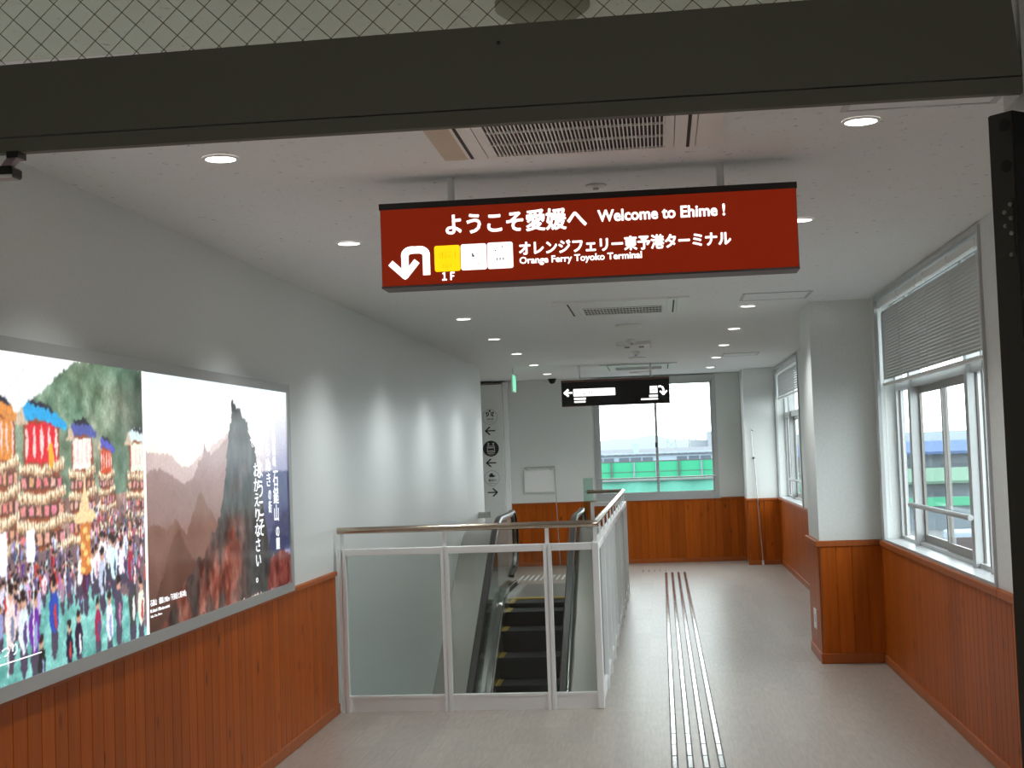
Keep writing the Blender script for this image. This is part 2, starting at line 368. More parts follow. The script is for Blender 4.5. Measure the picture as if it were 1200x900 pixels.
def cap(*b):
    trimn[0] += 1; return capbox('trim_%d' % trimn[0], *b)
# left wall wainscot Y 2.25..8.83
boards(wl, (WL, 2.25, 0.045), (0, 1, 0), (1, 0, 0), 6.58)
cap(WL, WL+0.026, 2.25, 8.835, 0.865, 0.895); 
capbox('baseboard_left', WL, WL+0.022, 2.25, 8.835, 0, 0.064)
# right wall
boards(wr, (WR, 3.0, 0.045), (0, 1, 0), (-1, 0, 0), PY0-3.0)
cap(WR-0.028, WR, 6.86, PY0, 0.845, 0.885); cap(WR-0.028, WR, 3.0, 6.852, 0.845, 0.885)
capbox('baseboard_right', WR-0.022, WR, 3.0, PY0, 0, 0.064)
boards(wr, (WR, PY1, 0.045), (0, 1, 0), (-1, 0, 0), 19.22-PY1)
cap(WR-0.028, WR, PY1, 19.22, 0.855, 0.888); cap(WR-0.022, WR, PY1, 19.22, 0, 0.07)
# pillar
boards(pil, (PX, PY0, 0.045), (1, 0, 0), (0, -1, 0), WR-PX)
boards(pil, (PX, PY0, 0.045), (0, 1, 0), (-1, 0, 0), PY1-PY0)
cap(PX-0.03, WR-0.028, PY0-0.03, PY0, 0.845, 0.888); cap(PX-0.03, PX, PY0, PY1, 0.845, 0.888)
cap(PX-0.022, WR-0.022, PY0-0.022, PY0, 0, 0.075); cap(PX-0.022, PX, PY0, PY1, 0, 0.075)
# far wall and far column
boards(wf, (-2.2, YF, 0.045), (1, 0, 0), (0, -1, 0), 1.14+2.2)
cap(-2.2, 1.14, YF-0.028, YF, 0.865, 0.893); cap(-2.2, 1.14, YF-0.022, YF, 0, 0.06)
boards(col_, (1.14, 19.22, 0.045), (1, 0, 0), (0, -1, 0), WR-1.14)
boards(col_, (1.14, 19.22, 0.045), (0, 1, 0), (-1, 0, 0), 0.76)
cap(1.112, WR-0.028, 19.192, 19.22, 0.855, 0.888); cap(1.118, WR-0.022, 19.198, 19.22, 0, 0.06)

# ------------------------------------------------------------------ windows
def side_window(name, y0, y1, muls, sash, railz):
    """window set deep in the right wall: muls = list of (ya, yb, x0, x1)"""
    w_ = bpy.data.objects.new(name, None); C.objects.link(w_); w_.location = (1.7, (y0+y1)/2, 0.9); w_['kind'] = 'structure'
    xg = 1.74
    bx('sill', m_winframe, w_, WR-0.012, 1.72, y0, y1, 0.872, 0.902)
    f = bmesh.new()
    box(f, WR-0.014, WR+0.01, y0, y0+0.022, 0.9, 2.625); box(f, WR-0.014, WR+0.01, y1-0.022, y1, 0.9, 2.625); box(f, WR-0.014, WR+0.01, y0+0.022, y1-0.022, 2.6, 2.625)
    obj('lining_frame', f, m_winframe, w_)
    f = bmesh.new()
    box(f, 1.68, 1.735, y0, y0+0.04, 0.9, 2.62); box(f, 1.68, 1.735, y1-0.04, y1, 0.9, 2.62); box(f, 1.68, 1.735, y0+0.04, y1-0.04, 2.57, 2.62); box(f, 1.68, 1.735, y0+0.04, y1-0.04, 0.9, 0.925)
    obj('frame', f, m_winframe, w_)
    for (a, b) in muls:
        bx('mullion', m_winframe, w_, 1.655, 1.735, a, b, 0.902, 2.57, bev=0.003)
    edges = [y0+0.04] + [v for ab in muls for v in ab] + [y1-0.04]
    for k in range(0, len(edges), 2):
        a, b = edges[k], edges[k+1]
        bx('transom_bar', m_winframe, w_, 1.675, 1.735, a, b, 1.95, 2.02)
        bx('pane', m_glass, w_, 1.715, 1.719, a, b, 2.02, 2.57)
        if abs(a-sash[0]) < 0.02:
            mid = (a+b)/2
            for (sa, sb, off) in ((a, mid+0.02, 0.0), (mid-0.02, b, 0.018)):
                f = bmesh.new(); q = 0.035; X0 = 1.695+off
                box(f, X0, X0+0.016, sa, sa+q, 0.925, 1.95); box(f, X0, X0+0.016, sb-q, sb, 0.925, 1.95)
                box(f, X0, X0+0.016, sa+q, sb-q, 0.925, 0.975); box(f, X0, X0+0.016, sa+q, sb-q, 1.905, 1.95)
                s_ = obj('sash', f, m_sash, w_)
                bx('pane', m_glass, s_, X0+0.006, X0+0.010, sa+q, sb-q, 0.975, 1.905)
        else:
            bx('pane', m_glass, w_, 1.715, 1.719, a+0.012, b-0.012, 0.925, 1.95)
            bx('gasket', m_windark, w_, 1.70, 1.712, a, a+0.012, 0.925, 1.95); bx('gasket', m_windark, w_, 1.70, 1.712, b-0.012, b, 0.925, 1.95)
    bm = bmesh.new(); a, b = sash; cyl(bm, (1.638, a-0.08, railz), (1.638, b+0.08, railz), 0.016, 10)
    obj('guard_bar', bm, m_winframe, w_, smooth=True)
    return w_
side_window('window_1', W1[0], W1[1], [(7.42, 7.46), (7.80, 7.87), (9.55, 9.62)], (7.87, 9.55), 1.17)
side_window('window_2', W2[0], W2[1], [(16.5, 16.54), (16.85, 16.92), (18.3, 18.37)], (16.92, 18.3), 1.15)
# far window
w3 = bpy.data.objects.new('window_3', None); C.objects.link(w3); w3.location = (-0.06, YF, 0.91); w3['kind'] = 'structure'
f = bmesh.new(); y0, y1 = YF-0.015, YF+0.08
box(f, FX0, FX0+0.05, y0, y1, FZ0, FZ1); box(f, FX1-0.05, FX1, y0, y1, FZ0, FZ1); box(f, FX0+0.05, FX1-0.05, y0, y1, FZ0, FZ0+0.05); box(f, FX0+0.05, FX1-0.05, y0, y1, FZ1-0.07, FZ1)
obj('frame', f, m_winframe, w3)
for a, b, off in ((FX0+0.05, -0.03, 0.0), (-0.065, FX1-0.05, 0.025)):
    f = bmesh.new(); ya = YF+0.01+off; q = 0.03
    box(f, a, a+q, ya, ya+0.02, FZ0+0.05, FZ1-0.07); box(f, b-q, b, ya, ya+0.02, FZ0+0.05, FZ1-0.07)
    box(f, a+q, b-q, ya, ya+0.02, FZ0+0.05, FZ0+0.085); box(f, a+q, b-q, ya, ya+0.02, FZ1-0.10, FZ1-0.07)
    s_ = obj('sash', f, m_winframe, w3); bx('pane', m_glass, s_, a+q, b-q, ya+0.007, ya+0.012, FZ0+0.085, FZ1-0.10)
bm = bmesh.new(); cyl(bm, (FX0+0.03, YF-0.03, 1.195), (FX1-0.03, YF-0.03, 1.195), 0.011, 10); obj('guard_bar', bm, m_winframe, w3, smooth=True)
bx('latch', m_black, w3, -0.07, -0.045, YF-0.005, YF+0.01, 1.62, 1.69)
bx('sill', m_winframe, w3, FX0-0.02, FX1+0.02, YF-0.03, YF, FZ0-0.03, FZ0)

# ------------------------------------------------------------------ venetian blinds
def blind(label, y0, y1, z0, z1, x, pitch, cords, group=None):
    t_ = thing('venetian_blind', label, 'blind', (x, (y0+y1)/2, z1), group)
    bx('head_rail', m_whiteplastic, t_, x-0.022, x+0.022, y0, y1, z1-0.045, z1, bev=0.003)
    bx('bottom_rail', m_whiteplastic, t_, x-0.014, x+0.014, y0, y1, z0, z0+0.022, bev=0.003)
    bm = bmesh.new(); a = math.radians(74); L = 0.0145
    s = [(-L, -0.0), (0, 0.0022), (L, 0.0), (L, -0.0008), (0, 0.0014), (-L, -0.0008)]
    v0 = []; v1 = []
    for px, pz in s:
        X = x + px*math.cos(a) - pz*math.sin(a); Z = px*math.sin(a) + pz*math.cos(a)
        v0.append(bm.verts.new((X, y0-0.001, Z+z1-0.085))); v1.append(bm.verts.new((X, y1+0.001, Z+z1-0.085)))
    for i in range(6): bm.faces.new((v0[i], v1[i], v1[(i+1) % 6], v0[(i+1) % 6]))
    bm.faces.new(v0[::-1]); bm.faces.new(v1)
    first = obj('slat', bm, m_blind, t_)
    n = int((z1-0.085-(z0+0.045))/pitch)
    for k in range(1, n+1): part_copy(first, (0, 0, -pitch*k))
    for c in cords:
        bm = bmesh.new(); cyl(bm, (x-0.017, c, z0+0.01), (x-0.017, c, z1-0.03), 0.0010, 5); obj('ladder_cord', bm, m_string, t_)
        bx('clip', m_whiteplastic, t_, x-0.028, x-0.02, c-0.006, c+0.006, z1-0.06, z1)
    return t_
def loop_cord(parent, x, y, z0, z1, wd=0.03):
    bm = bmesh.new(); pts = [(y-wd/2, z1)] + [(y-wd/2*math.cos(a*0.3927)*(1.2), z0+0.03-0.03*math.sin(a*0.3927)) for a in range(9)] + [(y+wd/2, z1)]
    for a, b in zip(pts[:-1], pts[1:]): cyl(bm, (x, a[0], a[1]), (x, b[0], b[1]), 0.0028, 6)
    return obj('pull_cord', bm, m_string, parent)
g = 'white venetian blinds half lowered in the large right window'
b1 = blind('wide white venetian blind, nearer half of the large right window', W1[0]+0.035, 8.618, 1.985, 2.59, 1.605, 0.021, (7.12, 7.8, 8.5), g)
b2 = blind('wide white venetian blind, farther half of the large right window beside the pillar', 8.622, W1[1]-0.035, 1.985, 2.59, 1.605, 0.021, (8.75, 9.45, 10.12), g)
loop_cord(b1, 1.60, 7.03, 0.95, 2.5); loop_cord(b2, 1.60, 10.2, 1.13, 2.5)
b3 = blind('small white venetian blind half lowered in the distant right window', W2[0]+0.035, W2[1]-0.035, 2.20, 2.59, 1.605, 0.028, (16.3, 17.6, 18.9))
loop_cord(b3, 1.60, 19.1, 1.1, 2.5)
# raised blind over far window
t_ = thing('raised_blind', 'white blind drawn fully up above the far end window', 'blind', (-0.06, YF-0.03, 2.55))
bx('head_rail', m_winframe, t_, FX0+0.02, FX1-0.02, YF-0.06, YF-0.02, 2.575, 2.62)
bx('stacked_slats', m_blind, t_, FX0+0.03, FX1-0.03, YF-0.055, YF-0.03, 2.535, 2.575)

# ------------------------------------------------------------------ ceiling fittings
def disc(bm, c, r, z0, z1, seg=28, r2=None): cyl(bm, (c[0], c[1], z0), (c[0], c[1], z1), r, seg, r2)
def downlight(x, y, label):
    t_ = thing('downlight', label, 'ceiling light', (x, y, CE), 'round white downlights in two ceiling rows')
    bm = bmesh.new(); n = 28
    rs = [(0.062, CE-0.0005), (0.062, CE-0.004), (0.052, CE-0.006), (0.049, CE-0.001)]
    rings = [[bm.verts.new((x+r*math.cos(2*math.pi*i/n), y+r*math.sin(2*math.pi*i/n), z)) for i in range(n)] for r, z in rs]
    for a, b in zip(rings[:-1], rings[1:]):
        for i in range(n): bm.faces.new((a[i], a[(i+1) % n], b[(i+1) % n], b[i]))
    obj('trim_ring', bm, m_whiteplastic, t_, smooth=True)
    bm = bmesh.new(); disc(bm, (x, y), 0.0515, CE-0.0050, CE-0.002); obj('diffuser', bm, m_lampdisc, t_)
    ld = bpy.data.lights.new('downlight_lamp', 'SPOT'); ld.energy = LAMP_W; ld.color = (0.97, 1.0, 1.0); ld.spot_size = math.radians(116); ld.spot_blend = 1.0; ld.shadow_soft_size = 0.045
    lo = bpy.data.objects.new('downlight_lamp', ld); C.objects.link(lo); lo.location = (x, y, CE-0.055); lo.parent = t_; lo.matrix_parent_inverse = wm(t_).inverted()
    return t_
ordn = ['nearest', 'second', 'third', 'fourth', 'fifth', 'sixth', 'seventh', 'farthest']
for k in range(-1, 8):
    yy = 4.62 + 1.985*k
    if k < 0:
        downlight(-1.447, yy, 'added unseen downlight above the doorway left'); downlight(0.69, yy, 'added unseen downlight above the doorway right'); continue  # out-of-view continuation of the rows, added to light the near corridor
    downlight(-1.447, yy, '%s round downlight of the left ceiling row' % ordn[k])
    downlight(0.69, yy, '%s round downlight of the right ceiling row' % ordn[k])

def cassette(y0, y1, gy0, gy1, label, left_mat=None, bars=44):
    cx = -0.233
    t_ = thing('air_conditioner_cassette', label, 'air conditioner', (cx, (y0+y1)/2, CE), 'ceiling cassettes in a line')
    zb = CE-0.016
    bm = bmesh.new(); box(bm, -0.55, 0.085, y0, y1, zb, CE-0.0005)
    obj('panel', bm, m_whiteplastic, t_)
    for a, b, mm in ((-0.705, -0.625, left_mat or m_whiteplastic), (0.16, 0.24, m_whiteplastic)): bx('side_panel', mm, t_, a, b, y0, y1, zb+0.004, CE-0.0005)
    for a, b in ((-0.622, -0.553), (0.088, 0.157)): bx('flap', m_whiteplastic, t_, a, b, y0+0.01, y1-0.01, zb, CE-0.0005)
    for a in (-0.61, 0.128): bx('air_slot', m_dark, t_, a, a+0.011, y0+0.08, y1-0.03, zb-0.0012, zb)
    bx('intake', m_dark, t_, -0.515, 0.052, gy0, gy1, zb-0.001, zb)
    bm = bmesh.new(); n = bars
    for i in range(n+1):
        a = -0.515 + 0.567*i/n; box(bm, a-0.0022, a+0.0022, gy0, gy1, zb-0.008, zb-0.001)
    g_ = obj('grille_bars', bm, m_whiteplastic, t_); g_['kind'] = 'stuff'
    for k in range(4):
        yy = gy0 + (gy1-gy0)*k/3.0; bx('grille_bar', m_whiteplastic, t_, -0.52, 0.057, yy-0.003, yy+0.003, zb-0.009, zb-0.002)
    bm = bmesh.new(); box(bm, -0.52, 0.057, y1-0.055, y1-0.052, zb-0.002, zb); obj('seam', bm, m_dark, t_)
cassette(3.85, 4.82, 4.22, 4.745, 'large ceiling air conditioner with open grille, nearest, cut by the dark beam', m_beigeplastic)
cassette(9.68, 10.66, 10.1, 10.53, 'ceiling air conditioner with small dark grille, middle one beyond the red sign', None, 24)
cassette(17.1, 18.15, 17.55, 17.9, 'flat ceiling air conditioner farthest away above the black sign', None, 18)

def hatch(x0, x1, y0, y1, label):
    t_ = thing('ceiling_hatch', label, 'access hatch', ((x0+x1)/2, (y0+y1)/2, CE))
    bm = bmesh.new(); q = 0.012; z0, z1 = CE-0.005, CE-0.0005
    box(bm, x0, x1, y0, y0+q, z0, z1); box(bm, x0, x1, y1-q, y1, z0, z1); box(bm, x0, x0+q*1.6, y0+q, y1-q, z0, z1); box(bm, x1-q*1.6, x1, y0+q, y1-q, z0, z1)
    obj('frame', bm, m_winframe, t_)
    bx('cover', m_ceil, t_, x0+q*1.6+0.002, x1-q*1.6-0.002, y0+q+0.002, y1-q-0.002, CE-0.003, CE-0.0005)
hatch(0.605, 1.08, 3.98, 4.47, 'square access hatch in ceiling beside the nearest right downlight')
hatch(0.605, 1.08, 9.72, 10.18, 'square access hatch in ceiling near the white pillar')
hatch(0.74, 1.15, 15.9, 16.4, 'small access hatch in ceiling near the distant right window')
def ceil_disc(x, y, r, h, label, cat, name, m=None, nose=True):
    t_ = thing(name, label, cat, (x, y, CE))
    bm = bmesh.new(); disc(bm, (x, y), r*0.8, CE-h, CE-h*0.45, r2=r); disc(bm, (x, y), r, CE-h*0.45, CE-0.0005); obj('body', bm, m or m_whiteplastic, t_, smooth=True)
    if nose:
        bm = bmesh.new(); disc(bm, (x, y), r*0.28, CE-h*1.6, CE-h, seg=14); obj('sensor', bm, m_winframe, t_, smooth=True)
ceil_disc(-0.21, 5.48, 0.042, 0.012, 'small round sprinkler head above the red sign', 'sprinkler', 'sprinkler_head')
ceil_disc(-0.22, 11.77, 0.115, 0.025, 'round white speaker behind the middle air conditioner', 'ceiling speaker', 'ceiling_speaker', nose=False)
ceil_disc(-0.22, 15.95, 0.10, 0.02, 'round white ceiling disc beyond the emergency light', 'smoke detector', 'smoke_detector', nose=False)
ceil_disc(-0.22, 19.0, 0.15, 0.03, 'round white ceiling disc right before the far window', 'smoke detector', 'smoke_detector', nose=False)
ceil_disc(-0.23, 13.35, 0.045, 0.03, 'small sprinkler just before the rectangular emergency light', 'sprinkler', 'sprinkler_head')
ceil_disc(-0.22, 15.0, 0.045, 0.03, 'small sprinkler just beyond the rectangular emergency light', 'sprinkler', 'sprinkler_head')
ceil_disc(-0.23, 3.2, 0.11, 0.03, 'round grey disc on ceiling seen through the wired glass', 'ceiling speaker', 'ceiling_speaker', m_disc, nose=False)
t_ = thing('emergency_light', 'flat rectangular emergency light between ceiling sprinklers', 'emergency light', (-0.22, 13.9, CE))
bx('body', m_whiteplastic, t_, -0.38, -0.06, 13.6, 14.1, CE-0.035, CE-0.0005, bev=0.004)
for a in (-0.31, -0.17): bx('lamp_window', m_inkgrey, t_, a, a+0.05, 13.75, 13.95, CE-0.037, CE-0.035)
t_ = thing('dome_camera', 'small black dome camera on the far end of the ceiling', 'security camera', (-1.48, 19.8, CE))
bm = bmesh.new(); disc(bm, (-1.48, 19.8), 0.06, CE-0.02, CE-0.0005); obj('mount', bm, m_black, t_, smooth=True)
bm = bmesh.new(); bmesh.ops.create_uvsphere(bm, u_segments=16, v_segments=10, radius=0.05, matrix=Matrix.Translation((-1.48, 19.8, CE-0.025))); obj('dome', bm, m_black, t_, smooth=True)
t_ = thing('exit_sign', 'thin green lit exit sign hanging edge-on from the ceiling', 'exit sign', (-1.745, 17.0, CE))
bx('housing', m_whiteplastic, t_, -1.758, -1.735, 16.85, 17.2, 2.35, 2.56, bev=0.003)
bx('lit_face', m_green, t_, -1.7345, -1.731, 16.84, 17.19, 2.36, 2.55)
bx('hanger', m_winframe, t_, -1.75, -1.742, 17.0, 17.02, 2.56, CE)

# ------------------------------------------------------------------ the large red hanging sign
SY = 5.13
m_sgtrim = mat('grey_brown_sign_trim', (0.12, 0.10, 0.11), 0.5)
s1 = thing('hanging_sign', 'large backlit red-brown welcome sign hanging across the corridor', 'sign', (-0.24, SY+0.06, 2.39))
bx('housing', m_brown, s1, -1.003, 0.526, SY+0.004, SY+0.13, 2.234, 2.535)
bx('face', m_signred, s1, -1.000, 0.523, SY-0.004, SY+0.004, 2.238, 2.522)
bx('top_trim', m_black, s1, -1.005, 0.528, SY-0.008, SY+0.134, 2.522, 2.545)
bx('bottom_trim', m_sgtrim, s1, -1.003, 0.526, SY-0.006, SY+0.13, 2.229, 2.236)
for x in (-0.741, 0.259):
    bm = bmesh.new(); cyl(bm, (x, SY+0.06, 2.545), (x, SY+0.06, CE), 0.014, 12); obj('hanger', bm, m_white, s1, smooth=True)
R_, U_, O_ = (1, 0, 0), (0, 0, 1), (0, SY-0.004, 0)
lettering('ようこそ愛媛へ', s1, m_glow, R_, U_, O_, -0.755, -0.236, 2.417, 2.494, 0.032)
lettering('Welcome to Ehime !', s1, m_glow, R_, U_, O_, -0.193, 0.267, 2.437, 2.479, 0.042)
lettering('オレンジフェリー東予港ターミナル', s1, m_glow, R_, U_, O_, -0.486, 0.284, 2.328, 2.378, 0.04)
lettering('Orange Ferry Toyoko Terminal', s1, m_glow, R_, U_, O_, -0.486, -0.039, 2.289, 2.321, 0.034)
lettering('１Ｆ', s1, m_glow, R_, U_, O_, -0.775, -0.730, 2.250, 2.278, 0.06)
flat('yellow_tile', s1, m_glowy, R_, U_, O_, [rrect(-0.802, -0.7065, 2.282, 2.378, 0.008)])
flat('white_tile', s1, m_glow, R_, U_, O_, [rrect(-0.7035, -0.608, 2.283, 2.379, 0.008)])
flat('white_tile', s1, m_glow, R_, U_, O_, [rrect(-0.605, -0.510, 2.283, 2.380, 0.008)])
lettering('出口', s1, m_ytext, R_, U_, O_, -0.785, -0.722, 2.330, 2.357, 0.0, thick=0.0045)
lettering('Exit', s1, m_ytext, R_, U_, O_, -0.772, -0.736, 2.295, 2.310, 0.0, thick=0.0045)
O2 = (0, SY-0.007, 0)
flat('pictogram', s1, m_inkgrey, R_, U_, O2, [rect(-0.662, -0.657, 2.337, 2.345), rect(-0.662, -0.6535, 2.331, 2.338)] + stroke([(-0.645, 2.353), (-0.636, 2.354), (-0.628, 2.350)], 0.0012) + [circ(-0.637, 2.305, 0.0022, 8)], 0.0008)
flat('pictogram', s1, m_inkgrey, R_, U_, O2, [circ(-0.574, 2.350, 0.0028, 8), circ(-0.549, 2.363, 0.0028, 8), rect(-0.572, -0.568, 2.314, 2.323), rect(-0.560, -0.556, 2.314, 2.323), rect(-0.548, -0.544, 2.314, 2.323)] + stroke([(-0.583, 2.3385), (-0.537, 2.3385)], 0.0012) + stroke([(-0.58, 2.297), (-0.54, 2.297)], 0.001), 0.0008)
# U-turn arrow
arc = [(-0.913, 2.275), (-0.913, 2.345)] + [(-0.888-0.025*math.cos(math.radians(a)), 2.349+0.0185*math.sin(math.radians(a))) for a in range(0, 91, 15)] + [(-0.858+0.025*math.sin(math.radians(a)), 2.349+0.0185*math.cos(math.radians(a))) for a in range(0, 91, 15)] + [(-0.833, 2.272)]
flat('turn_arrow', s1, m_glow, R_, U_, O_, stroke(arc, 0.027) + stroke([(-0.968, 2.323), (-0.914, 2.272), (-0.868, 2.326)], 0.024) + [[(-0.930, 2.276), (-0.914, 2.259), (-0.898, 2.276)]])

# ------------------------------------------------------------------ black sign far off
SY2 = 16.97
s2 = thing('hanging_sign', 'black direction sign with white arrows hanging before the far window', 'sign', (-0.5, SY2+0.06, 2.3))
bx('housing', m_signblack, s2, -1.16, 0.137, SY2, SY2+0.12, 2.152, 2.435)
bx('top_trim', m_brown, s2, -1.163, 0.14, SY2-0.005, SY2+0.125, 2.435, 2.462)
bx('bottom_trim', m_brown, s2, -1.163, 0.14, SY2-0.005, SY2+0.125, 2.146, 2.152)
for x in (-0.94, -0.08):
    bm = bmesh.new(); cyl(bm, (x, SY2+0.06, 2.462), (x, SY2+0.06, CE), 0.012, 10); obj('hanger', bm, m_white, s2, smooth=True)
O_ = (0, SY2, 0)
flat('arrow', s2, m_glow, R_, U_, O_, stroke([(-1.11, 2.311), (-1.03, 2.311)], 0.022) + stroke([(-1.075, 2.352), (-1.122, 2.311), (-1.075, 2.270)], 0.026))
flat('white_panel', s2, m_glow, R_, U_, O_, [rrect(-1.018, -0.512, 2.264, 2.354, 0.01)])
flat('small_print', s2, m_inkgrey, R_, U_, (0, SY2-0.004, 0), [rect(-0.99, -0.975, 2.30, 2.312), rect(-0.968, -0.952, 2.297, 2.304), rect(-0.90, -0.875, 2.288, 2.297), rect(-0.83, -0.82, 2.30, 2.32), rect(-0.80, -0.785, 2.305, 2.32), rect(-0.77, -0.76, 2.30, 2.305)], 0.001)
flat('text_line', s2, m_glow, R_, U_, O_, [rrect(-1.012, -0.868, 2.222, 2.248, 0.006), rrect(-1.010, -0.873, 2.188, 2.209, 0.006)], 0.002)
flat('icon_tile', s2, m_glow, R_, U_, O_, [rect(-0.098, -0.010, 2.332, 2.355), rect(-0.098, -0.088, 2.268, 2.332), rect(-0.018, -0.006, 2.268, 2.332), rect(-0.088, -0.018, 2.268, 2.302), rect(-0.088, -0.018, 2.310, 2.332)])
flat('text_line', s2, m_glow, R_, U_, O_, [rrect(-0.108, -0.004, 2.222, 2.250, 0.006), rrect(-0.208, -0.004, 2.190, 2.210, 0.006)], 0.002)
flat('turn_arrow', s2, m_glow, R_, U_, O_, stroke([(0.000, 2.345), (0.03, 2.347), (0.055, 2.335), (0.064, 2.31), (0.064, 2.26)], 0.022) + stroke([(0.022, 2.292), (0.064, 2.252), (0.106, 2.295)], 0.022))

# ------------------------------------------------------------------ wall sign tower with pictograms
s3 = thing('wall_sign_panel', 'tall white wayfinding panel with black arrows beyond the left wall', 'sign', (-2.36, 19.8, 0))
bx('panel', m_wallm, s3, -2.62, -2.19, 19.69, 19.98, 0, 2.60)
bx('top_strip', m_brown, s3, -2.62, -2.19, 19.685, 19.69, 2.585, 2.598)
bx('side_channel', m_white, s3, -2.185, -2.13, 19.80, 19.98, 0, 2.62)
O_ = (0, 19.69, 0)
def ring(cx, cz, r, wd, k=36): return [[(cx+(r-wd)*math.cos(a0), cz+(r-wd)*math.sin(a0)), (cx+r*math.cos(a0), cz+r*math.sin(a0)), (cx+r*math.cos(a1), cz+r*math.sin(a1)), (cx+(r-wd)*math.cos(a1), cz+(r-wd)*math.sin(a1))] for a0, a1 in [(2*math.pi*i/k, 2*math.pi*(i+1)/k) for i in range(k)]]
cxp = -2.369
flat('icon_ring', s3, m_inkgrey, R_, U_, O_, ring(cxp, 2.13, 0.108, 0.005)); flat('icon_ring', s3, m_inkgrey, R_, U_, O_, ring(cxp, 1.27, 0.108, 0.005))
flat('icon_disc', s3, m_ink, R_, U_, O_, [circ(cxp, 1.685, 0.112)])
flat('pictogram', s3, m_ink, R_, U_, O_, [circ(cxp, 2.215, 0.014, 12), circ(cxp-0.045, 2.19, 0.013, 12), circ(cxp+0.045, 2.19, 0.013, 12)] + stroke([(cxp-0.02, 2.20), (cxp-0.02, 2.15)], 0.012) + stroke([(cxp+0.02, 2.20), (cxp+0.02, 2.15)], 0.012) + stroke([(cxp-0.05, 2.175), (cxp-0.03, 2.15), (cxp-0.055, 2.135)], 0.012) + stroke([(cxp+0.05, 2.175), (cxp+0.03, 2.15), (cxp+0.055, 2.135)], 0.012))
lettering('待合室', s3, m_ink, R_, U_, O_, cxp-0.045, cxp+0.048, 2.085, 2.115, 0.01, thick=0.003)
flat('text_line', s3, m_inkgrey, R_, U_, O_, [rect(cxp-0.04, cxp+0.04, 2.055, 2.061)])
lettering('乗船口', s3, m_ink, R_, U_, O_, cxp-0.05, cxp+0.06, 1.225, 1.258, 0.01, thick=0.003)
flat('text_line', s3, m_inkgrey, R_, U_, O_, [rect(cxp-0.045, cxp+0.05, 1.195, 1.201)])
flat('pictogram', s3, m_ink, R_, U_, O_, [[(cxp-0.05, 1.305), (cxp-0.03, 1.285), (cxp+0.03, 1.285), (cxp+0.05, 1.31)], rect(cxp-0.035, cxp+0.02, 1.305, 1.325), rect(cxp-0.02, cxp+0.01, 1.325, 1.34)])
m_panelw = mat('panel_white_print', (0.55, 0.55, 0.52), 0.6)
flat('pictogram', s3, m_panelw, R_, U_, (0, 19.687, 0), [[(cxp-0.055, 1.75), (cxp-0.035, 1.77), (cxp-0.015, 1.75)], rect(cxp-0.042, cxp-0.028, 1.73, 1.75), [(cxp+0.015, 1.75), (cxp+0.035, 1.77), (cxp+0.055, 1.75)], rect(cxp+0.028, cxp+0.042, 1.73, 1.75)] + stroke([(cxp-0.05, 1.635), (cxp-0.05, 1.72), (cxp+0.05, 1.72), (cxp+0.05, 1.635), (cxp-0.05, 1.635)], 0.010) + [rect(cxp-0.04, cxp+0.04, 1.69, 1.705), rect(cxp-0.04, cxp+0.04, 1.65, 1.66), rect(cxp-0.055, cxp+0.055, 1.612, 1.62), rect(cxp-0.035, cxp+0.035, 1.595, 1.601)], 0.002)
for zc, s_ in ((1.936, -1), (1.485, -1), (1.07, 1)):
    a, b = cxp-0.068, cxp+0.068; tip = a if s_ < 0 else b
    flat('arrow', s3, m_ink, R_, U_, O_, stroke([(a, zc), (b, zc)], 0.017) + stroke([(tip-s_*0.062, zc+0.055), (tip, zc), (tip-s_*0.062, zc-0.055)], 0.019))

# ------------------------------------------------------------------ things on the far wall
t_ = thing('notice_board', 'small white notice board hanging on the far wall beside the window', 'notice board', (-1.72, YF-0.05, 1.2))
bx('board', m_whiteplastic, t_, -1.94, -1.52, YF-0.035, YF-0.015, 1.045, 1.36)
bm = bmesh.new(); cyl(bm, (-1.93, YF-0.04, 1.395), (-1.50, YF-0.04, 1.40), 0.010, 10); obj('hanging_rod', bm, m_steelp, t_, smooth=True)
bm = bmesh.new()
for x in (-1.90, -1.56): cyl(bm, (x, YF-0.03, 1.355), (x, YF-0.04, 1.395), 0.008, 8)
obj('hooks', bm, m_steelp, t_)
bm = bmesh.new(); cyl(bm, (-1.505, YF-0.05, 1.385), (-1.47, YF-0.06, 0.012), 0.007, 8)
tag(obj('window_pole', bm, m_steel, smooth=True), 'thin metal pole standing against far wall beside notice board', 'pole')
t_ = thing('hook_pole', 'thin metal hook pole leaning on the far right column', 'pole', (1.30, 19.15, 0))
bm = bmesh.new(); cyl(bm, (1.245, 19.195, 1.42), (1.305, 19.16, 0.03), 0.007, 8); cyl(bm, (1.225, 19.2, 1.80), (1.235, 19.2, 1.44), 0.005, 8); obj('pole', bm, m_steel, t_, smooth=True)
bm = bmesh.new(); cyl(bm, (1.235, 19.195, 1.44), (1.245, 19.195, 1.42), 0.016, 8); cyl(bm, (1.222, 19.2, 1.81), (1.25, 19.2, 1.79), 0.006, 8); obj('hook', bm, m_black, t_)
bm = bmesh.new(); cyl(bm, (1.304, 19.161, 0.0), (1.304, 19.161, 0.06), 0.014, 10); obj('rubber_foot', bm, m_whiteplastic, t_)
t_ = thing('wall_outlet', 'white socket plate low on the pillar side', 'socket', (PX-0.016, 10.80, 0.29))
bx('plate', m_whiteplastic, t_, PX-0.021, PX-0.0145, 10.74, 10.90, 0.215, 0.36)
bx('socket', m_inkgrey, t_, PX-0.022, PX-0.021, 10.80, 10.84, 0.26, 0.32)
t_ = thing('slatted_heater', 'pale upright slatted unit on the right wall behind the pillar', 'wall unit', (1.53, 13.7, 0.9))
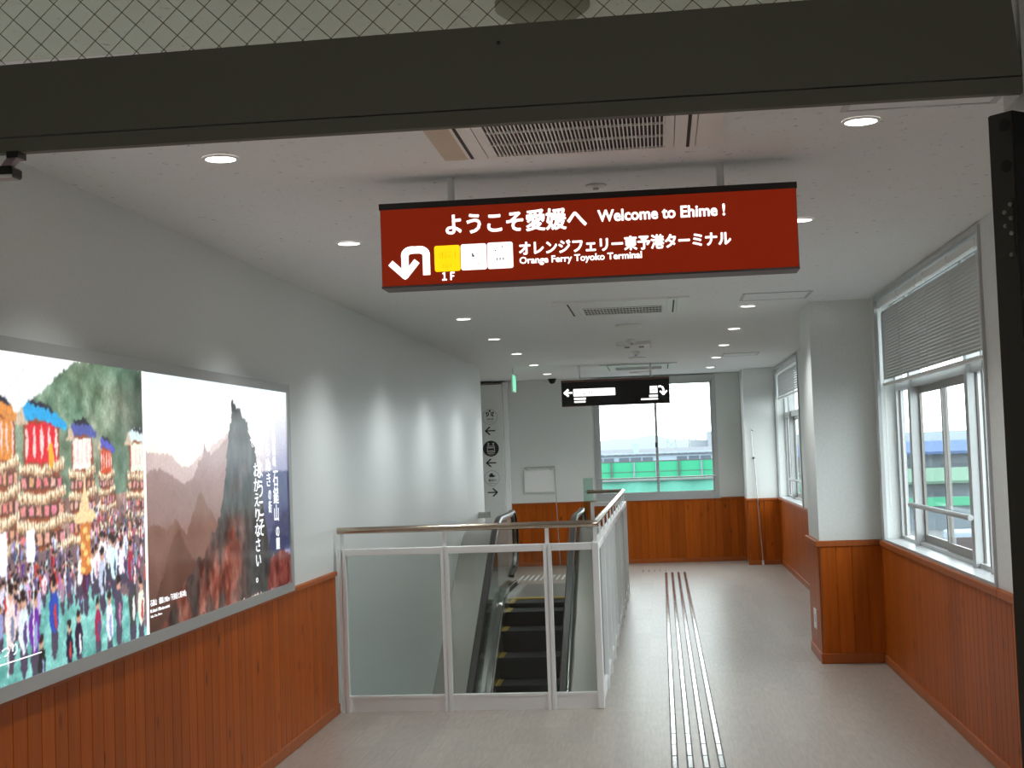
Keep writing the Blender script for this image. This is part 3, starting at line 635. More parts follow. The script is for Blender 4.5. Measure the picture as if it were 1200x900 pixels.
for k in range(7): bx('fin', m_beigeplastic if k % 2 else m_panelw, t_, 1.47, 1.569, 13.3+0.12*k, 13.36+0.12*k, 0.892, 1.24)
bx('back_plate', m_panelw, t_, 1.55, 1.569, 13.24, 14.2, 0.89, 1.26)

# ------------------------------------------------------------------ lightbox poster on the left wall
LX = -2.06
def fbm(h, w_, sc_, octs=4, seed=0, sy=None):
    r = np.random.default_rng(seed); out = np.zeros((h, w_)); amp = 1; tot = 0; sy = sy or sc_
    for o in range(octs):
        gh = max(2, int(sy*2**o)+2); gw = max(2, int(sc_*2**o)+2); g_ = r.random((gh, gw))
        yy = np.linspace(0, gh-1.001, h); xx = np.linspace(0, gw-1.001, w_); yi = yy.astype(int); xi = xx.astype(int)
        fy = (yy-yi)[:, None]; fx = (xx-xi)[None]; fy = fy*fy*(3-2*fy); fx = fx*fx*(3-2*fx)
        a = g_[yi][:, xi]; b = g_[yi][:, xi+1]; c = g_[yi+1][:, xi]; d = g_[yi+1][:, xi+1]
        out += amp*((a*(1-fx)+b*fx)*(1-fy)+(c*(1-fx)+d*fx)*fy); tot += amp; amp *= 0.5
    return out/tot
class Canvas:
    """flat print, coordinates in metres on the panel"""
    def __init__(s, u0, u1, v0, v1, d):
        s.w = int(round((u1-u0)/d)); s.h = int(round((v1-v0)/d)); s.U, s.V = np.meshgrid(np.linspace(u0, u1, s.w+1), np.linspace(v0, v1, s.h+1))
        s.c = np.ones((s.h+1, s.w+1, 3)); s.ext = (u0, u1, v0, v1)
    def poly(s, pts, jit=0, seed=0):
        U, V = s.U, s.V
        if jit: U = U + (fbm(s.h+1, s.w+1, 50, 3, seed)-0.5)*jit; V = V + (fbm(s.h+1, s.w+1, 50, 3, seed+1)-0.5)*jit
        ins = np.zeros(U.shape, bool); n = len(pts)
        for i in range(n):
            x0, y0 = pts[i]; x1, y1 = pts[(i+1) % n]
            if y0 == y1: continue
            ins ^= ((y0 > V) != (y1 > V)) & (U < (x1-x0)*(V-y0)/(y1-y0)+x0)
        return ins
    def fill(s, m_, col, a=1.0):
        col = np.array(col)
        if col.ndim == 1: s.c[m_] = s.c[m_]*(1-a)+col*a
        else: s.c[m_] = s.c[m_]*(1-a)+col[m_]*a
    def rect(s, u0, u1, v0, v1, col, a=1.0): s.fill((s.U >= u0) & (s.U < u1) & (s.V >= v0) & (s.V < v1), col, a)
    def ell(s, u, v, ru, rv, col, a=1.0):
        # local window only: quick
        j0 = max(0, int((u-ru-s.ext[0])/(s.ext[1]-s.ext[0])*s.w)); j1 = min(s.w+1, int((u+ru-s.ext[0])/(s.ext[1]-s.ext[0])*s.w)+2)
        i0 = max(0, int((v-rv-s.ext[2])/(s.ext[3]-s.ext[2])*s.h)); i1 = min(s.h+1, int((v+rv-s.ext[2])/(s.ext[3]-s.ext[2])*s.h)+2)
        if j1 <= j0 or i1 <= i0: return
        m_ = ((s.U[i0:i1, j0:j1]-u)/ru)**2+((s.V[i0:i1, j0:j1]-v)/rv)**2 < 1
        sub = s.c[i0:i1, j0:j1]; sub[m_] = sub[m_]*(1-a)+np.array(col)*a
    def photo(s, amp, seed, grain):
        r = np.random.default_rng(seed); H, W = s.h+1, s.w+1
        dy = (fbm(H, W, 110, 2, seed, 60)-0.5)*amp; dx = (fbm(H, W, 110, 2, seed+1, 60)-0.5)*amp
        yy = np.clip(np.arange(H)[:, None]+dy, 0, H-1).astype(int); xx = np.clip(np.arange(W)[None]+dx, 0, W-1).astype(int)
        c = s.c[yy, xx]; g_ = r.normal(0, grain, (H, W, 1)); c = c*(1+g_)
        k = c.copy(); k[1:-1, 1:-1] = c[1:-1, 1:-1]*0.4+0.15*(c[:-2, 1:-1]+c[2:, 1:-1]+c[1:-1, :-2]+c[1:-1, 2:]); s.c = k
    def mesh(s, name, x, parent, m_):
        me = bpy.data.meshes.new(name); nv = (s.w+1)*(s.h+1)
        co = np.stack([np.full(nv, x), s.U.ravel(), s.V.ravel()], 1).astype('f')
        idx = np.arange(nv).reshape(s.h+1, s.w+1); q = np.stack([idx[:-1, :-1], idx[:-1, 1:], idx[1:, 1:], idx[1:, :-1]], -1).reshape(-1, 4)
        me.vertices.add(nv); me.vertices.foreach_set('co', co.ravel()); me.loops.add(q.size); me.loops.foreach_set('vertex_index', q.ravel().astype('i'))
        me.polygons.add(len(q)); me.polygons.foreach_set('loop_start', np.arange(0, q.size, 4).astype('i'))
        try: me.polygons.foreach_set('loop_total', np.full(len(q), 4, 'i'))
        except Exception: pass
        me.update(calc_edges=True)
        at = me.color_attributes.new('print', 'FLOAT_COLOR', 'POINT'); c = np.concatenate([np.clip(s.c, 0, 1)**2.2, np.ones((s.h+1, s.w+1, 1))], -1)
        at.data.foreach_set('color', c.astype('f').ravel()); me.materials.append(m_)
        o = bpy.data.objects.new(name, me); C.objects.link(o); o.parent = parent; o.matrix_parent_inverse = wm(parent).inverted(); return o
m_print = mat('backlit_print', (0.02, 0.02, 0.02), 0.15)
at_ = N(m_print, 'ShaderNodeVertexColor'); at_.layer_name = 'print'
Lk(m_print, at_.outputs[0], bsdf(m_print).inputs['Emission Color']); bsdf(m_print).inputs['Emission Strength'].default_value = 1.12
PZ0, PZ1 = 0.934, 1.985; PL0, PLM, PR0, PR1 = 3.30, 5.462, 5.482, 7.655
lb = thing('lightbox_poster', 'wide backlit poster box with festival and mountain pictures on left wall', 'lightbox', (LX, 5.4, PZ0))
bm = bmesh.new(); box(bm, WL+0.028, LX-0.006, 3.24, 7.715, 0.888, 2.03); obj('housing', bm, m_alu, lb)
bm = bmesh.new()
for b in ((3.24, 7.715, 0.886, PZ0), (3.24, 7.715, PZ1, 2.032), (3.24, PL0, PZ0, PZ1), (PR1, 7.715, PZ0, PZ1)): box(bm, LX-0.006, LX+0.006, b[0], b[1], b[2], b[3])
obj('frame', bm, m_alu, lb)
bx('divider', m_glow, lb, LX-0.006, LX+0.002, PLM, PR0, PZ0, PZ1)
# mountain picture
cv = Canvas(PR0, PR1, PZ0, PZ1, 0.005); U, V = cv.U, cv.V; sh = U.shape
tt = np.clip((V-1.45)/(1.98-1.45), 0, 1)[..., None]
cv.c = (1-tt)*np.array([0.97, 0.86, 0.80])+tt*np.array([0.93, 0.97, 1.0])
sun = np.exp(-(((U-5.62)/0.38)**2+((V-1.68)/0.13)**2))[..., None]; cv.c = cv.c*(1-sun)+np.array([1.0, 0.98, 0.92])*sun
cl = np.clip((fbm(*sh, 9, 4, 3, 14)-0.5)*3, 0, 1)*np.exp(-((V-1.60)/0.07)**2); cv.c = cv.c*(1-0.45*cl[..., None])+np.array([0.62, 0.60, 0.68])*(0.45*cl[..., None])
right_blue = np.clip((U-7.0)/0.5, 0, 1)[..., None]*np.clip((1.9-V)/0.35, 0, 1)[..., None]; cv.c = cv.c*(1-0.65*right_blue)+np.array([0.33, 0.38, 0.62])*0.65*right_blue
mist = np.clip((V-0.95)/0.7, 0, 1)[..., None]
def ridge(pts, top, bot, jit=0.02, seed=1, tex=0.12):
    m_ = cv.poly(pts, jit, seed); f_ = (fbm(*sh, 16, 5, seed+5, 7)-0.5)[..., None]*tex
    cv.fill(m_, mist*np.array(top)+(1-mist)*np.array(bot)+f_)
ridge([(5.40, 1.66), (5.58, 1.655), (5.78, 1.648), (5.90, 1.60), (5.99, 1.583), (6.085, 1.62), (6.229, 1.654), (6.40, 1.70), (6.62, 1.75), (6.62, 1.0), (5.40, 1.0)], (0.80, 0.70, 0.68), (0.60, 0.50, 0.50), seed=2, tex=0.06)
ridge([(5.40, 1.55), (5.52, 1.578), (5.643, 1.588), (5.773, 1.558), (5.931, 1.518), (6.044, 1.534), (6.13, 1.61), (6.18, 1.62), (6.22, 1.690), (6.27, 1.655), (6.32, 1.64), (6.43, 1.68), (6.62, 1.74), (6.62, 0.9), (5.40, 0.9)], (0.62, 0.50, 0.48), (0.47, 0.35, 0.33), seed=3, tex=0.07)
ridge([(5.4, 1.32), (5.55, 1.37), (5.70, 1.33), (5.83, 1.37), (5.95, 1.30), (6.03, 1.37), (6.12, 1.467), (6.168, 1.473), (6.26, 1.40), (6.43, 1.31), (6.6, 1.3), (6.6, 0.9), (5.4, 0.9)], (0.53, 0.40, 0.36), (0.43, 0.28, 0.23), seed=4, tex=0.10)
ridge([(5.5, 1.0), (5.65, 1.14), (5.79, 1.30), (5.86, 1.325), (5.95, 1.24), (6.06, 1.18), (6.2, 1.12), (6.5, 1.1), (6.5, 0.9), (5.4, 0.9)], (0.46, 0.33, 0.28), (0.36, 0.22, 0.17), seed=6, tex=0.12)
sp_ = [(6.655, 1.915), (6.69, 1.885), (6.72, 1.868), (6.784, 1.863), (6.823, 1.826), (6.894, 1.801), (6.933, 1.742), (7.017, 1.677), (7.055, 1.59), (7.079, 1.524), (7.117, 1.435), (7.16, 1.33), (7.25, 1.15), (7.45, 1.0), (7.7, 0.93), (5.60, 0.93), (5.75, 1.0), (5.86, 1.075), (6.049, 1.14), (6.11, 1.20), (6.145, 1.171), (6.257, 1.23), (6.30, 1.29), (6.348, 1.273), (6.432, 1.377), (6.49, 1.455), (6.523, 1.535), (6.543, 1.616), (6.576, 1.697), (6.595, 1.759), (6.641, 1.822)]
m_ = cv.poly(sp_, 0.03, 9); n_ = fbm(*sh, 26, 5, 21, 8)[..., None]; n3 = fbm(*sh, 60, 3, 23, 24)[..., None]
dk = np.array([0.20, 0.20, 0.20])+(n_-0.5)*0.28+(n3-0.5)*0.14
lit = np.clip(1.25-np.abs(U-(6.75-0.42*(1.5-V)*1.1))/0.16, 0, 1)*np.clip((1.62-V)/0.35, 0, 1)*np.clip((fbm(*sh, 12, 5, 31, 6)-0.36)*4, 0, 1)
rd = np.array([0.50, 0.25, 0.19])+(n_-0.5)*0.6+(n3-0.5)*0.3
lowl = np.clip((6.95-U)/0.5, 0, 1)*np.clip((1.42-V)/0.35, 0, 1)*(0.25+0.9*np.clip((fbm(*sh, 22, 4, 91, 5)-0.4)*4, 0, 1)); lit = np.clip(lit+lowl, 0, 1)[..., None]
cv.fill(m_, dk*(1-lit)+rd*lit)
m_ = cv.poly([(7.20, 0.93), (7.23, 1.06), (7.34, 1.13), (7.48, 1.14), (7.66, 1.10), (7.66, 0.93)], 0.05, 44); cv.fill(m_, np.array([0.40, 0.14, 0.11])+(fbm(*sh, 40, 4, 45, 18)[..., None]-0.5)*0.5)
m_ = cv.poly([(7.30, 1.25), (7.45, 1.3), (7.66, 1.36), (7.66, 1.14), (7.2, 1.1)], 0.04, 47); cv.fill(m_, np.array([0.14, 0.16, 0.22])+(n3-0.5)*0.1)
m_ = (U > 7.08) & (V < 1.55) & (V > 1.12) & ~cv.poly(sp_, 0.03, 9); cv.fill(m_, np.array([0.16, 0.20, 0.36])+(n3-0.5)*0.08, 0.8)
dkn = np.clip((1.25-V)/0.35, 0, 1)[..., None]*np.clip((6.3-U)/0.6, 0, 1)[..., None]; cv.c *= (1-0.28*dkn)
cv.photo(3, 81, 0.04); cv.c = np.clip(cv.c*0.96+0.03, 0, 1)
cv.mesh('mountain_print', LX, lb, m_print)
# festival picture
cv = Canvas(PL0, PLM, PZ0, PZ1, 0.005); U, V = cv.U, cv.V; sh = U.shape
cv.c[:] = (0.97, 0.985, 1.0)
n_ = fbm(*sh, 34, 5, 51, 18)[..., None]; n4 = fbm(*sh, 8, 4, 52, 5)[..., None]
m_ = cv.poly([(3.3, 1.70), (4.0, 1.64), (4.25, 1.70), (4.36, 1.765), (4.48, 1.837), (4.56, 1.87), (4.65, 1.915), (4.75, 1.955), (4.86, 1.99), (5.5, 1.99), (5.5, 1.3), (3.3, 1.3)], 0.02, 53)
gm = np.array([0.40, 0.50, 0.40])+(n_-0.5)*0.5+(n4-0.5)*np.array([0.35, 0.12, 0.15])
cv.fill(m_, gm); dm = np.clip((U-5.1)/0.35, 0, 1)[..., None]; cv.c = np.where(m_[..., None], cv.c*(1-0.45*dm), cv.c)
cv.rect(3.3, 5.5, 0.9, 1.50, (0.55, 0.40, 0.36)); cv.c = np.where((V < 1.5)[..., None], np.clip(cv.c+(n_-0.5)*0.6, 0, 1), cv.c)
r2 = random.Random(3)
def lanterns(u0, v0, u1, v1, rv=0.018):
    n = int(abs(u1-u0)/0.017)
    for i in range(n+1):
        f_ = i/max(1, n); u = u0+(u1-u0)*f_; v = v0+(v1-v0)*f_
        cv.ell(u, v-0.004, 0.011, rv*1.12, (0.42, 0.30, 0.22)); cv.ell(u, v, 0.008, rv, (0.97, 0.90, 0.76)); cv.ell(u, v-rv*0.5, 0.007, rv*0.35, (0.85, 0.68, 0.50))
def tower(uc, w_, vt, scale, roofc, body, skew=0.0):
    hs = 0.14*scale
    cv.rect(uc-w_*0.42, uc+w_*0.42, vt-0.62*scale, vt-0.02*scale, (0.55, 0.24, 0.12))
    cv.rect(uc-w_*0.36, uc+w_*0.36, vt-0.17*scale, vt-0.035*scale, body)
    for k in (-0.34, -0.17, 0.0, 0.17, 0.34): cv.ell(uc+w_*k, vt-0.10*scale, w_*0.035, 0.055*scale, (0.98, 0.80, 0.78))
    cv.fill(cv.poly([(uc-w_*0.62, vt-0.035*scale), (uc-w_*0.42, vt+0.02*scale), (uc-w_*0.25, vt+0.045*scale), (uc+w_*0.12, vt+0.035*scale+skew), (uc+w_*0.62, vt-0.035*scale+skew), (uc+w_*0.6, vt-0.055*scale+skew), (uc-w_*0.1, vt-0.02*scale)]), roofc)
    cv.fill(cv.poly([(uc-w_*0.3, vt+0.045*scale), (uc+w_*0.12, vt+0.035*scale+skew), (uc+w_*0.3, vt+0.012*scale+skew), (uc+w_*0.28, vt+0.005*scale+skew), (uc-w_*0.25, vt+0.03*scale)]), (0.12, 0.11, 0.16))
    cv.fill(cv.poly([(uc-w_*0.62, vt-0.04*scale), (uc-w_*0.45, vt+0.02*scale), (uc-w_*0.28, vt-0.04*scale)]), (0.80, 0.70, 0.60))
    for k in range(4):
        v = vt-(0.20+0.095*k)*scale; ww = w_*(0.50+0.03*k)
        cv.rect(uc-ww, uc+ww, v-0.06*scale, v-0.015*scale, (0.30, 0.18, 0.14))
        for j in range(6): cv.rect(uc-ww+ww*2*(j+0.15)/6, uc-ww+ww*2*(j+0.8)/6, v-0.055*scale, v-0.02*scale, (0.86, 0.42+0.25*r2.random(), 0.42+0.2*r2.random()))
        lanterns(uc-ww, v+0.012*scale, uc, v, 0.020*scale); lanterns(uc, v, uc+ww, v+0.03*scale, 0.020*scale)
tower(3.65, 0.42, 1.72, 1.0, (0.5, 0.28, 0.12), (0.72, 0.30, 0.10))
tower(5.08, 0.14, 1.69, 0.62, (0.30, 0.32, 0.72), (0.80, 0.25, 0.10))
tower(5.42, 0.26, 1.72, 0.80, (0.82, 0.90, 0.90), (0.88, 0.92, 0.84))
tower(4.24, 0.22, 1.80, 0.95, (0.86, 0.52, 0.22), (0.86, 0.50, 0.18))
tower(4.86, 0.22, 1.735, 0.80, (0.28, 0.32, 0.62), (0.92, 0.93, 0.90), 0.02)
tower(4.53, 0.33, 1.79, 0.98, (0.12, 0.62, 0.88), (0.86, 0.08, 0.14))
cv.ell(4.60, 1.645, 0.022, 0.045, (0.95, 0.65, 0.15))
# crowd and water
wt = cv.poly([(3.3, 1.12), (4.2, 1.10), (4.5, 1.22), (4.75, 1.20), (5.0, 1.17), (5.25, 1.10), (5.40, 1.0), (5.5, 0.93), (3.3, 0.9)], 0.05, 61)
cv.rect(3.3, 5.5, 0.93, 1.33, (0.45, 0.36, 0.38))
wv = fbm(*sh, 30, 4, 62, 30)[..., None]
cv.fill(wt, np.array([0.42, 0.72, 0.69])+(wv-0.5)*0.55)
cols = [(0.92, 0.92, 0.95), (0.92, 0.92, 0.95), (0.25, 0.28, 0.45), (0.18, 0.15, 0.18), (0.75, 0.45, 0.60), (0.55, 0.60, 0.80), (0.75, 0.20, 0.22), (0.30, 0.22, 0.45), (0.80, 0.75, 0.85), (0.45, 0.50, 0.62)]
def person(u, v, s_, col=None):
    c_ = col or r2.choice(cols); c_ = tuple(min(1, max(0, q+r2.uniform(-.08, .08))) for q in c_)
    cv.ell(u, v-0.045*s_, 0.014*s_, 0.034*s_, (0.25, 0.22, 0.30)); cv.ell(u, v, 0.019*s_, 0.038*s_, c_); cv.ell(u+0.006*s_, v-0.01*s_, 0.006*s_, 0.022*s_, r2.choice(cols))
    cv.ell(u, v+0.046*s_, 0.0105*s_, 0.014*s_, (0.80, 0.60, 0.50)); cv.ell(u, v+0.054*s_, 0.0105*s_, 0.009*s_, (0.12, 0.09, 0.09))
for i in range(520):
    v = 1.47-0.30*(i/520)**1.1; u = r2.uniform(3.3, 5.46)
    if v > 1.36 and u < 4.85: continue
    person(u, v, 0.38+0.55*(1.47-v)/0.4)
for i in range(120):
    v = 1.24-0.13*(i/120); u = r2.uniform(3.3, 5.46)
    if u > 4.68 and v < 1.19 and r2.random() < 0.93: continue
    if 4.2 < u <= 4.68 and v < 1.17 and r2.random() < 0.6: continue
    person(u, v, 0.85+0.45*(1.24-v)/0.2)
for k in range(16): person(4.83+0.028*k+r2.uniform(-.01, .01), 1.27+r2.uniform(-.04, .03), 1.25, (0.93, 0.94, 0.97))
for u, v, s_, c_ in ((4.37, 1.09, 2.0, (0.92, 0.93, 0.97)), (4.45, 1.08, 2.1, (0.42, 0.22, 0.55)), (4.60, 1.12, 2.0, (0.20, 0.22, 0.62)), (4.28, 1.12, 2.0, (0.90, 0.90, 0.92)), (4.50, 0.955, 1.6, (0.1, 0.1, 0.14)), (4.72, 0.985, 1.5, (0.09, 0.09, 0.12)), (4.80, 1.00, 1.7, (0.09, 0.10, 0.15)), (4.97, 1.03, 1.6, (0.62, 0.15, 0.2)), (5.08, 1.03, 1.8, (0.93, 0.93, 0.93)), (5.17, 1.07, 2.0, (0.20, 0.32, 0.38)), (5.31, 1.07, 2.2, (0.25, 0.17, 0.18)), (5.40, 1.05, 1.9, (0.92, 0.92, 0.92)), (5.02, 1.20, 1.8, (0.80, 0.86, 0.95)), (5.13, 1.24, 1.7, (0.93, 0.95, 0.97)), (4.87, 1.20, 1.6, (0.25, 0.14, 0.20)), (5.30, 1.22, 1.6, (0.70, 0.15, 0.2)), (3.6, 1.05, 2.2, (0.2, 0.25, 0.6)), (3.9, 1.08, 2.0, (0.9, 0.9, 0.9))): person(u, v, s_, c_)
# golden shrine palanquin and white banners
cv.rect(4.83, 4.92, 1.22, 1.42, (0.80, 0.45, 0.20)); cv.fill(cv.poly([(4.775, 1.42), (4.83, 1.46), (4.86, 1.52), (4.875, 1.60), (4.89, 1.52), (4.92, 1.46), (4.975, 1.43), (4.97, 1.41), (4.78, 1.405)]), (0.93, 0.82, 0.60))
for k in range(6): cv.ell(4.875+0.03*math.sin(k*2.1), 1.38-0.028*k, 0.02, 0.012, (0.98, 0.80, 0.45))
cv.rect(4.195, 4.262, 1.27, 1.405, (0.99, 0.99, 1.0)); cv.rect(4.255, 4.263, 0.95, 1.29, (0.93, 0.93, 0.95)); cv.rect(4.40, 4.466, 1.30, 1.405, (0.99, 0.99, 1.0)); cv.rect(4.440, 4.447, 1.0, 1.30, (0.90, 0.90, 0.93))
cv.rect(4.70, 4.705, 1.15, 1.38, (0.95, 0.95, 0.97))
cv.photo(3.2, 71, 0.09); cv.c = np.clip(cv.c*0.93+0.08, 0, 1)
cv.mesh('festival_print', LX, lb, m_print)
RR, UU, OO = (0, 1, 0), (0, 0, 1), (LX, 0, 0)
def column(txt, u0, u1, v0, v1, bold=0.012):
    # one curve, one character per line: the print's vertical writing
    return lettering('\n'.join(txt), lb, m_printtxt, RR, UU, OO, u0, u1, v0, v1, bold, vertical=True)
column('西日本最高峰', 7.352, 7.412, 1.575, 1.945, 0.006); column('石鎚山', 7.345, 7.445, 1.285, 1.555, 0.0075); column('の麓', 7.375, 7.445, 1.135, 1.255, 0.008)
column('名水', 7.225, 7.285, 1.80, 1.885, 0.006); column('うちぬき', 7.215, 7.305, 1.475, 1.785, 0.007); column('の街', 7.245, 7.305, 1.335, 1.455, 0.01)
column('西条市', 7.06, 7.14, 1.70, 1.90, 0.008); column('へ', 7.09, 7.14, 1.640, 1.665, 0.01); column('ようこそ', 7.055, 7.155, 1.225, 1.61, 0.0075)
column('そして', 6.94, 7.00, 1.68, 1.83, 0.004); column('おかえりなさい。', 6.985, 7.085, 0.995, 1.60, 0.0075)
lettering('石鎚山　標高1,982m「天狗岳と南尖峰」', lb, m_printtxt, RR, UU, OO, 5.50, 5.93, 1.038, 1.066, 0.011)
lettering('Mt. Ishizuchi 1,982m above sea level', lb, m_printtxt, RR, UU, OO, 5.50, 5.72, 1.012, 1.028, 0.01)
lettering('Saijo City, Ehime', lb, m_printtxt, RR, UU, OO, 5.50, 5.63, 0.992, 1.004, 0.01)
lettering('西条まつり', lb, m_printtxt, RR, UU, OO, 4.03, 4.325, 1.020, 1.06, 0.011)
flat('caption_line', lb, m_printtxt, RR, UU, OO, [rect(3.9, 4.50, 1.000, 1.004)], 0.001)

# ------------------------------------------------------------------ guard railing around the escalator well
gr = thing('guard_railing', 'white steel and glass guard railing around the escalator opening', 'railing', (-0.43, 8.87, 0))
GY = 8.87; GX = -0.43
def post_x(x, wd=0.05):
    bm = bmesh.new(); box(bm, x-wd/2, x-wd/2+0.02, GY-0.03, GY+0.03, 0, 1.03); box(bm, x+wd/2-0.02, x+wd/2, GY-0.03, GY+0.03, 0, 1.03); box(bm, x-wd/2+0.02, x+wd/2-0.02, GY-0.02, GY+0.02, 0, 1.03)
    p_ = obj('post', bm, m_white, gr); bx('spigot', m_white, p_, x-0.012, x+0.012, GY-0.006, GY+0.006, 1.03, 1.125); return p_
for x in (-2.045, -1.385, -0.733): post_x(x)
bm = bmesh.new(); box(bm, GX-0.02, GX+0.022, GY-0.03, GY+0.03, 0, 1.03); bevel(bm, 0.004); pc = obj('corner_post', bm, m_white, gr)
bx('spigot', m_white, pc, GX-0.012, GX+0.012, GY-0.006, GY+0.006, 1.03, 1.125)
xs = [-2.02, -1.41, -1.36, -0.758, -0.708, GX-0.03]
for a, b in ((-2.02, -1.41), (-1.36, -0.758), (-0.708, GX-0.02)):
    bx('top_bar', m_white, gr, a, b, GY-0.025, GY+0.025, 0.985, 1.03, bev=0.003)
    bx('kick_plate', m_white, gr, a, b, GY-0.012, GY+0.012, 0.0, 0.085); bx('bottom_bar', m_white, gr, a, b, GY-0.02, GY+0.02, 0.085, 0.102)
    bx('glass_panel', m_glassrail, gr, a, b, GY-0.003, GY+0.003, 0.102, 0.985)
# side run
NP = 10; SPC = 0.688
for k in range(1, NP+1):
    y = GY+SPC*k
    bm = bmesh.new(); box(bm, GX-0.03, GX+0.03, y-0.025, y-0.006, 0, 1.03); box(bm, GX-0.03, GX+0.03, y+0.006, y+0.025, 0, 1.03); box(bm, GX-0.02, GX+0.02, y-0.006, y+0.006, 0, 1.03)
    p_ = obj('post', bm, m_white, gr); bx('spigot', m_white, p_, GX-0.006, GX+0.006, y-0.012, y+0.012, 1.03, 1.125)
for k in range(NP):
    a = GY+SPC*k+(0.03 if k == 0 else 0.025); b = GY+SPC*(k+1)-0.025
    bx('top_bar', m_white, gr, GX-0.025, GX+0.025, a, b, 0.985, 1.03, bev=0.003); bx('kick_plate', m_white, gr, GX-0.012, GX+0.012, a, b, 0.0, 0.085)
    bx('bottom_bar', m_white, gr, GX-0.02, GX+0.02, a, b, 0.085, 0.102); bx('glass_panel', m_glassrail, gr, GX-0.003, GX+0.003, a, b, 0.102, 0.985)
GE = GY+SPC*NP
bm = bmesh.new(); box(bm, -0.80, -0.76, GE-0.02, GE+0.02, 0, 1.03); obj('post', bm, m_white, gr)
bx('top_bar', m_white, gr, -0.76, GX-0.03, GE-0.02, GE+0.02, 0.985, 1.03); bx('glass_panel', m_glassrail, gr, -0.76, GX-0.03, GE-0.003, GE+0.003, 0.10, 0.985); bx('kick_plate', m_white, gr, -0.76, GX-0.03, GE-0.012, GE+0.012, 0, 0.1)
bm = bmesh.new()
def tube(bm, pts, r, seg=16):
    rings = []
    for i, p in enumerate(pts):
        a = Vector(pts[max(i-1, 0)]); b = Vector(pts[min(i+1, len(pts)-1)]); d = (b-a).normalized()
        s = d.cross(Vector((0, 0, 1))); s = s.normalized() if s.length > 1e-4 else Vector((1, 0, 0)); u = s.cross(d).normalized()
        rings.append([bm.verts.new(Vector(p)+s*r*math.cos(2*math.pi*k/seg)+u*r*math.sin(2*math.pi*k/seg)) for k in range(seg)])
    for A, B in zip(rings[:-1], rings[1:]):
        for k in range(seg): bm.faces.new((A[k], A[(k+1) % seg], B[(k+1) % seg], B[k]))
    bm.faces.new(rings[0]); bm.faces.new(rings[-1][::-1])
RZ = 1.147; rr = 0.0215
tube(bm, [(-2.075, GY, RZ), (GX-0.03, GY, RZ), (GX-0.012, GY+0.004, RZ), (GX-0.004, GY+0.012, RZ), (GX, GY+0.03, RZ), (GX, GE-0.03, RZ), (GX-0.004, GE-0.012, RZ), (GX-0.012, GE-0.004, RZ), (GX-0.03, GE, RZ), (-0.83, GE, RZ)], rr)
obj('handrail', bm, m_rail, gr, smooth=True)
sg = thing('glass_screen', 'upright clear glass screen with green edge at the railing end', 'glass screen', (-0.81, GE, 0))
bx('pane', m_glassg, sg, -0.875, -0.765, GE+0.03, GE+0.042, 0.05, 1.255); bx('top_edge', m_glassg, sg, -0.875, -0.765, GE+0.024, GE+0.052, 1.255, 1.30)
bx('clamp', m_steel, sg, -0.845, -0.795, GE+0.0225, GE+0.055, 1.13, 1.165); bx('foot', m_steel, sg, -0.89, -0.755, GE+0.0225, GE+0.06, 0, 0.05)

# ------------------------------------------------------------------ escalator
es = thing('escalator', 'narrow escalator with black handrails going down inside the railing', 'escalator', (-1.335, 15.45, 0))
SX0, SX1 = -1.68, -0.99; K = math.tan(math.radians(30)); YN = 14.72
def pz(y, lvl=0.0, yb=9.0):   # path height along the escalator, rounded at the top
    a = -(YN-y)*K; s = 0.10
    return lvl + (a if a < -s*2 else (0 if a > s*2 else -((a-2*s)**2)/(8*s)))
ys = [8.6+0.15*i for i in range(int((16.55-8.6)/0.15)+1)]
# steps
heights = [0.0, -0.05, -0.20]
step0 = None
for k in range(16):
    y1 = 15.45-0.375*k; z = heights[k] if k < 3 else -0.20-0.2135*(k-2)
    if step0 is None:
        bm = bmesh.new(); box(bm, SX0, SX1, y1-0.375, y1, z-0.03, z); prism_x(bm, [(y1-0.375, z-0.03), (y1-0.36, z-0.03), (y1-0.33, z-0.215), (y1-0.345, z-0.215)], SX0+0.01, SX1-0.01)
        step0 = obj('step', bm, m_step, es)
        tr_ = bmesh.new()
        for j in range(30): xa = SX0+0.03+j*(SX1-SX0-0.06)/30; box(tr_, xa, xa+0.011, y1-0.372, y1-0.004, z, z+0.006)
        tread0 = obj('tread_cleats', tr_, m_stept, step0); tread0['kind'] = 'stuff'
        ym = bmesh.new(); box(ym, SX0+0.004, SX0+0.024, y1-0.37, y1-0.005, z+0.001, z+0.008); box(ym, SX0+0.034, SX0+0.048, y1-0.37, y1-0.005, z+0.001, z+0.008)
        mark0 = obj('edge_mark', ym, m_yellow, step0)
        y10 = y1
    else:
        d_ = (0, y1-y10, z)
        s_ = step0.copy(); C.objects.link(s_); s_.location = Vector(step0.location)+Vector(d_)
        for c0 in (tread0, mark0):
            c_ = c0.copy(); C.objects.link(c_); c_.parent = s_
rb = bmesh.new()
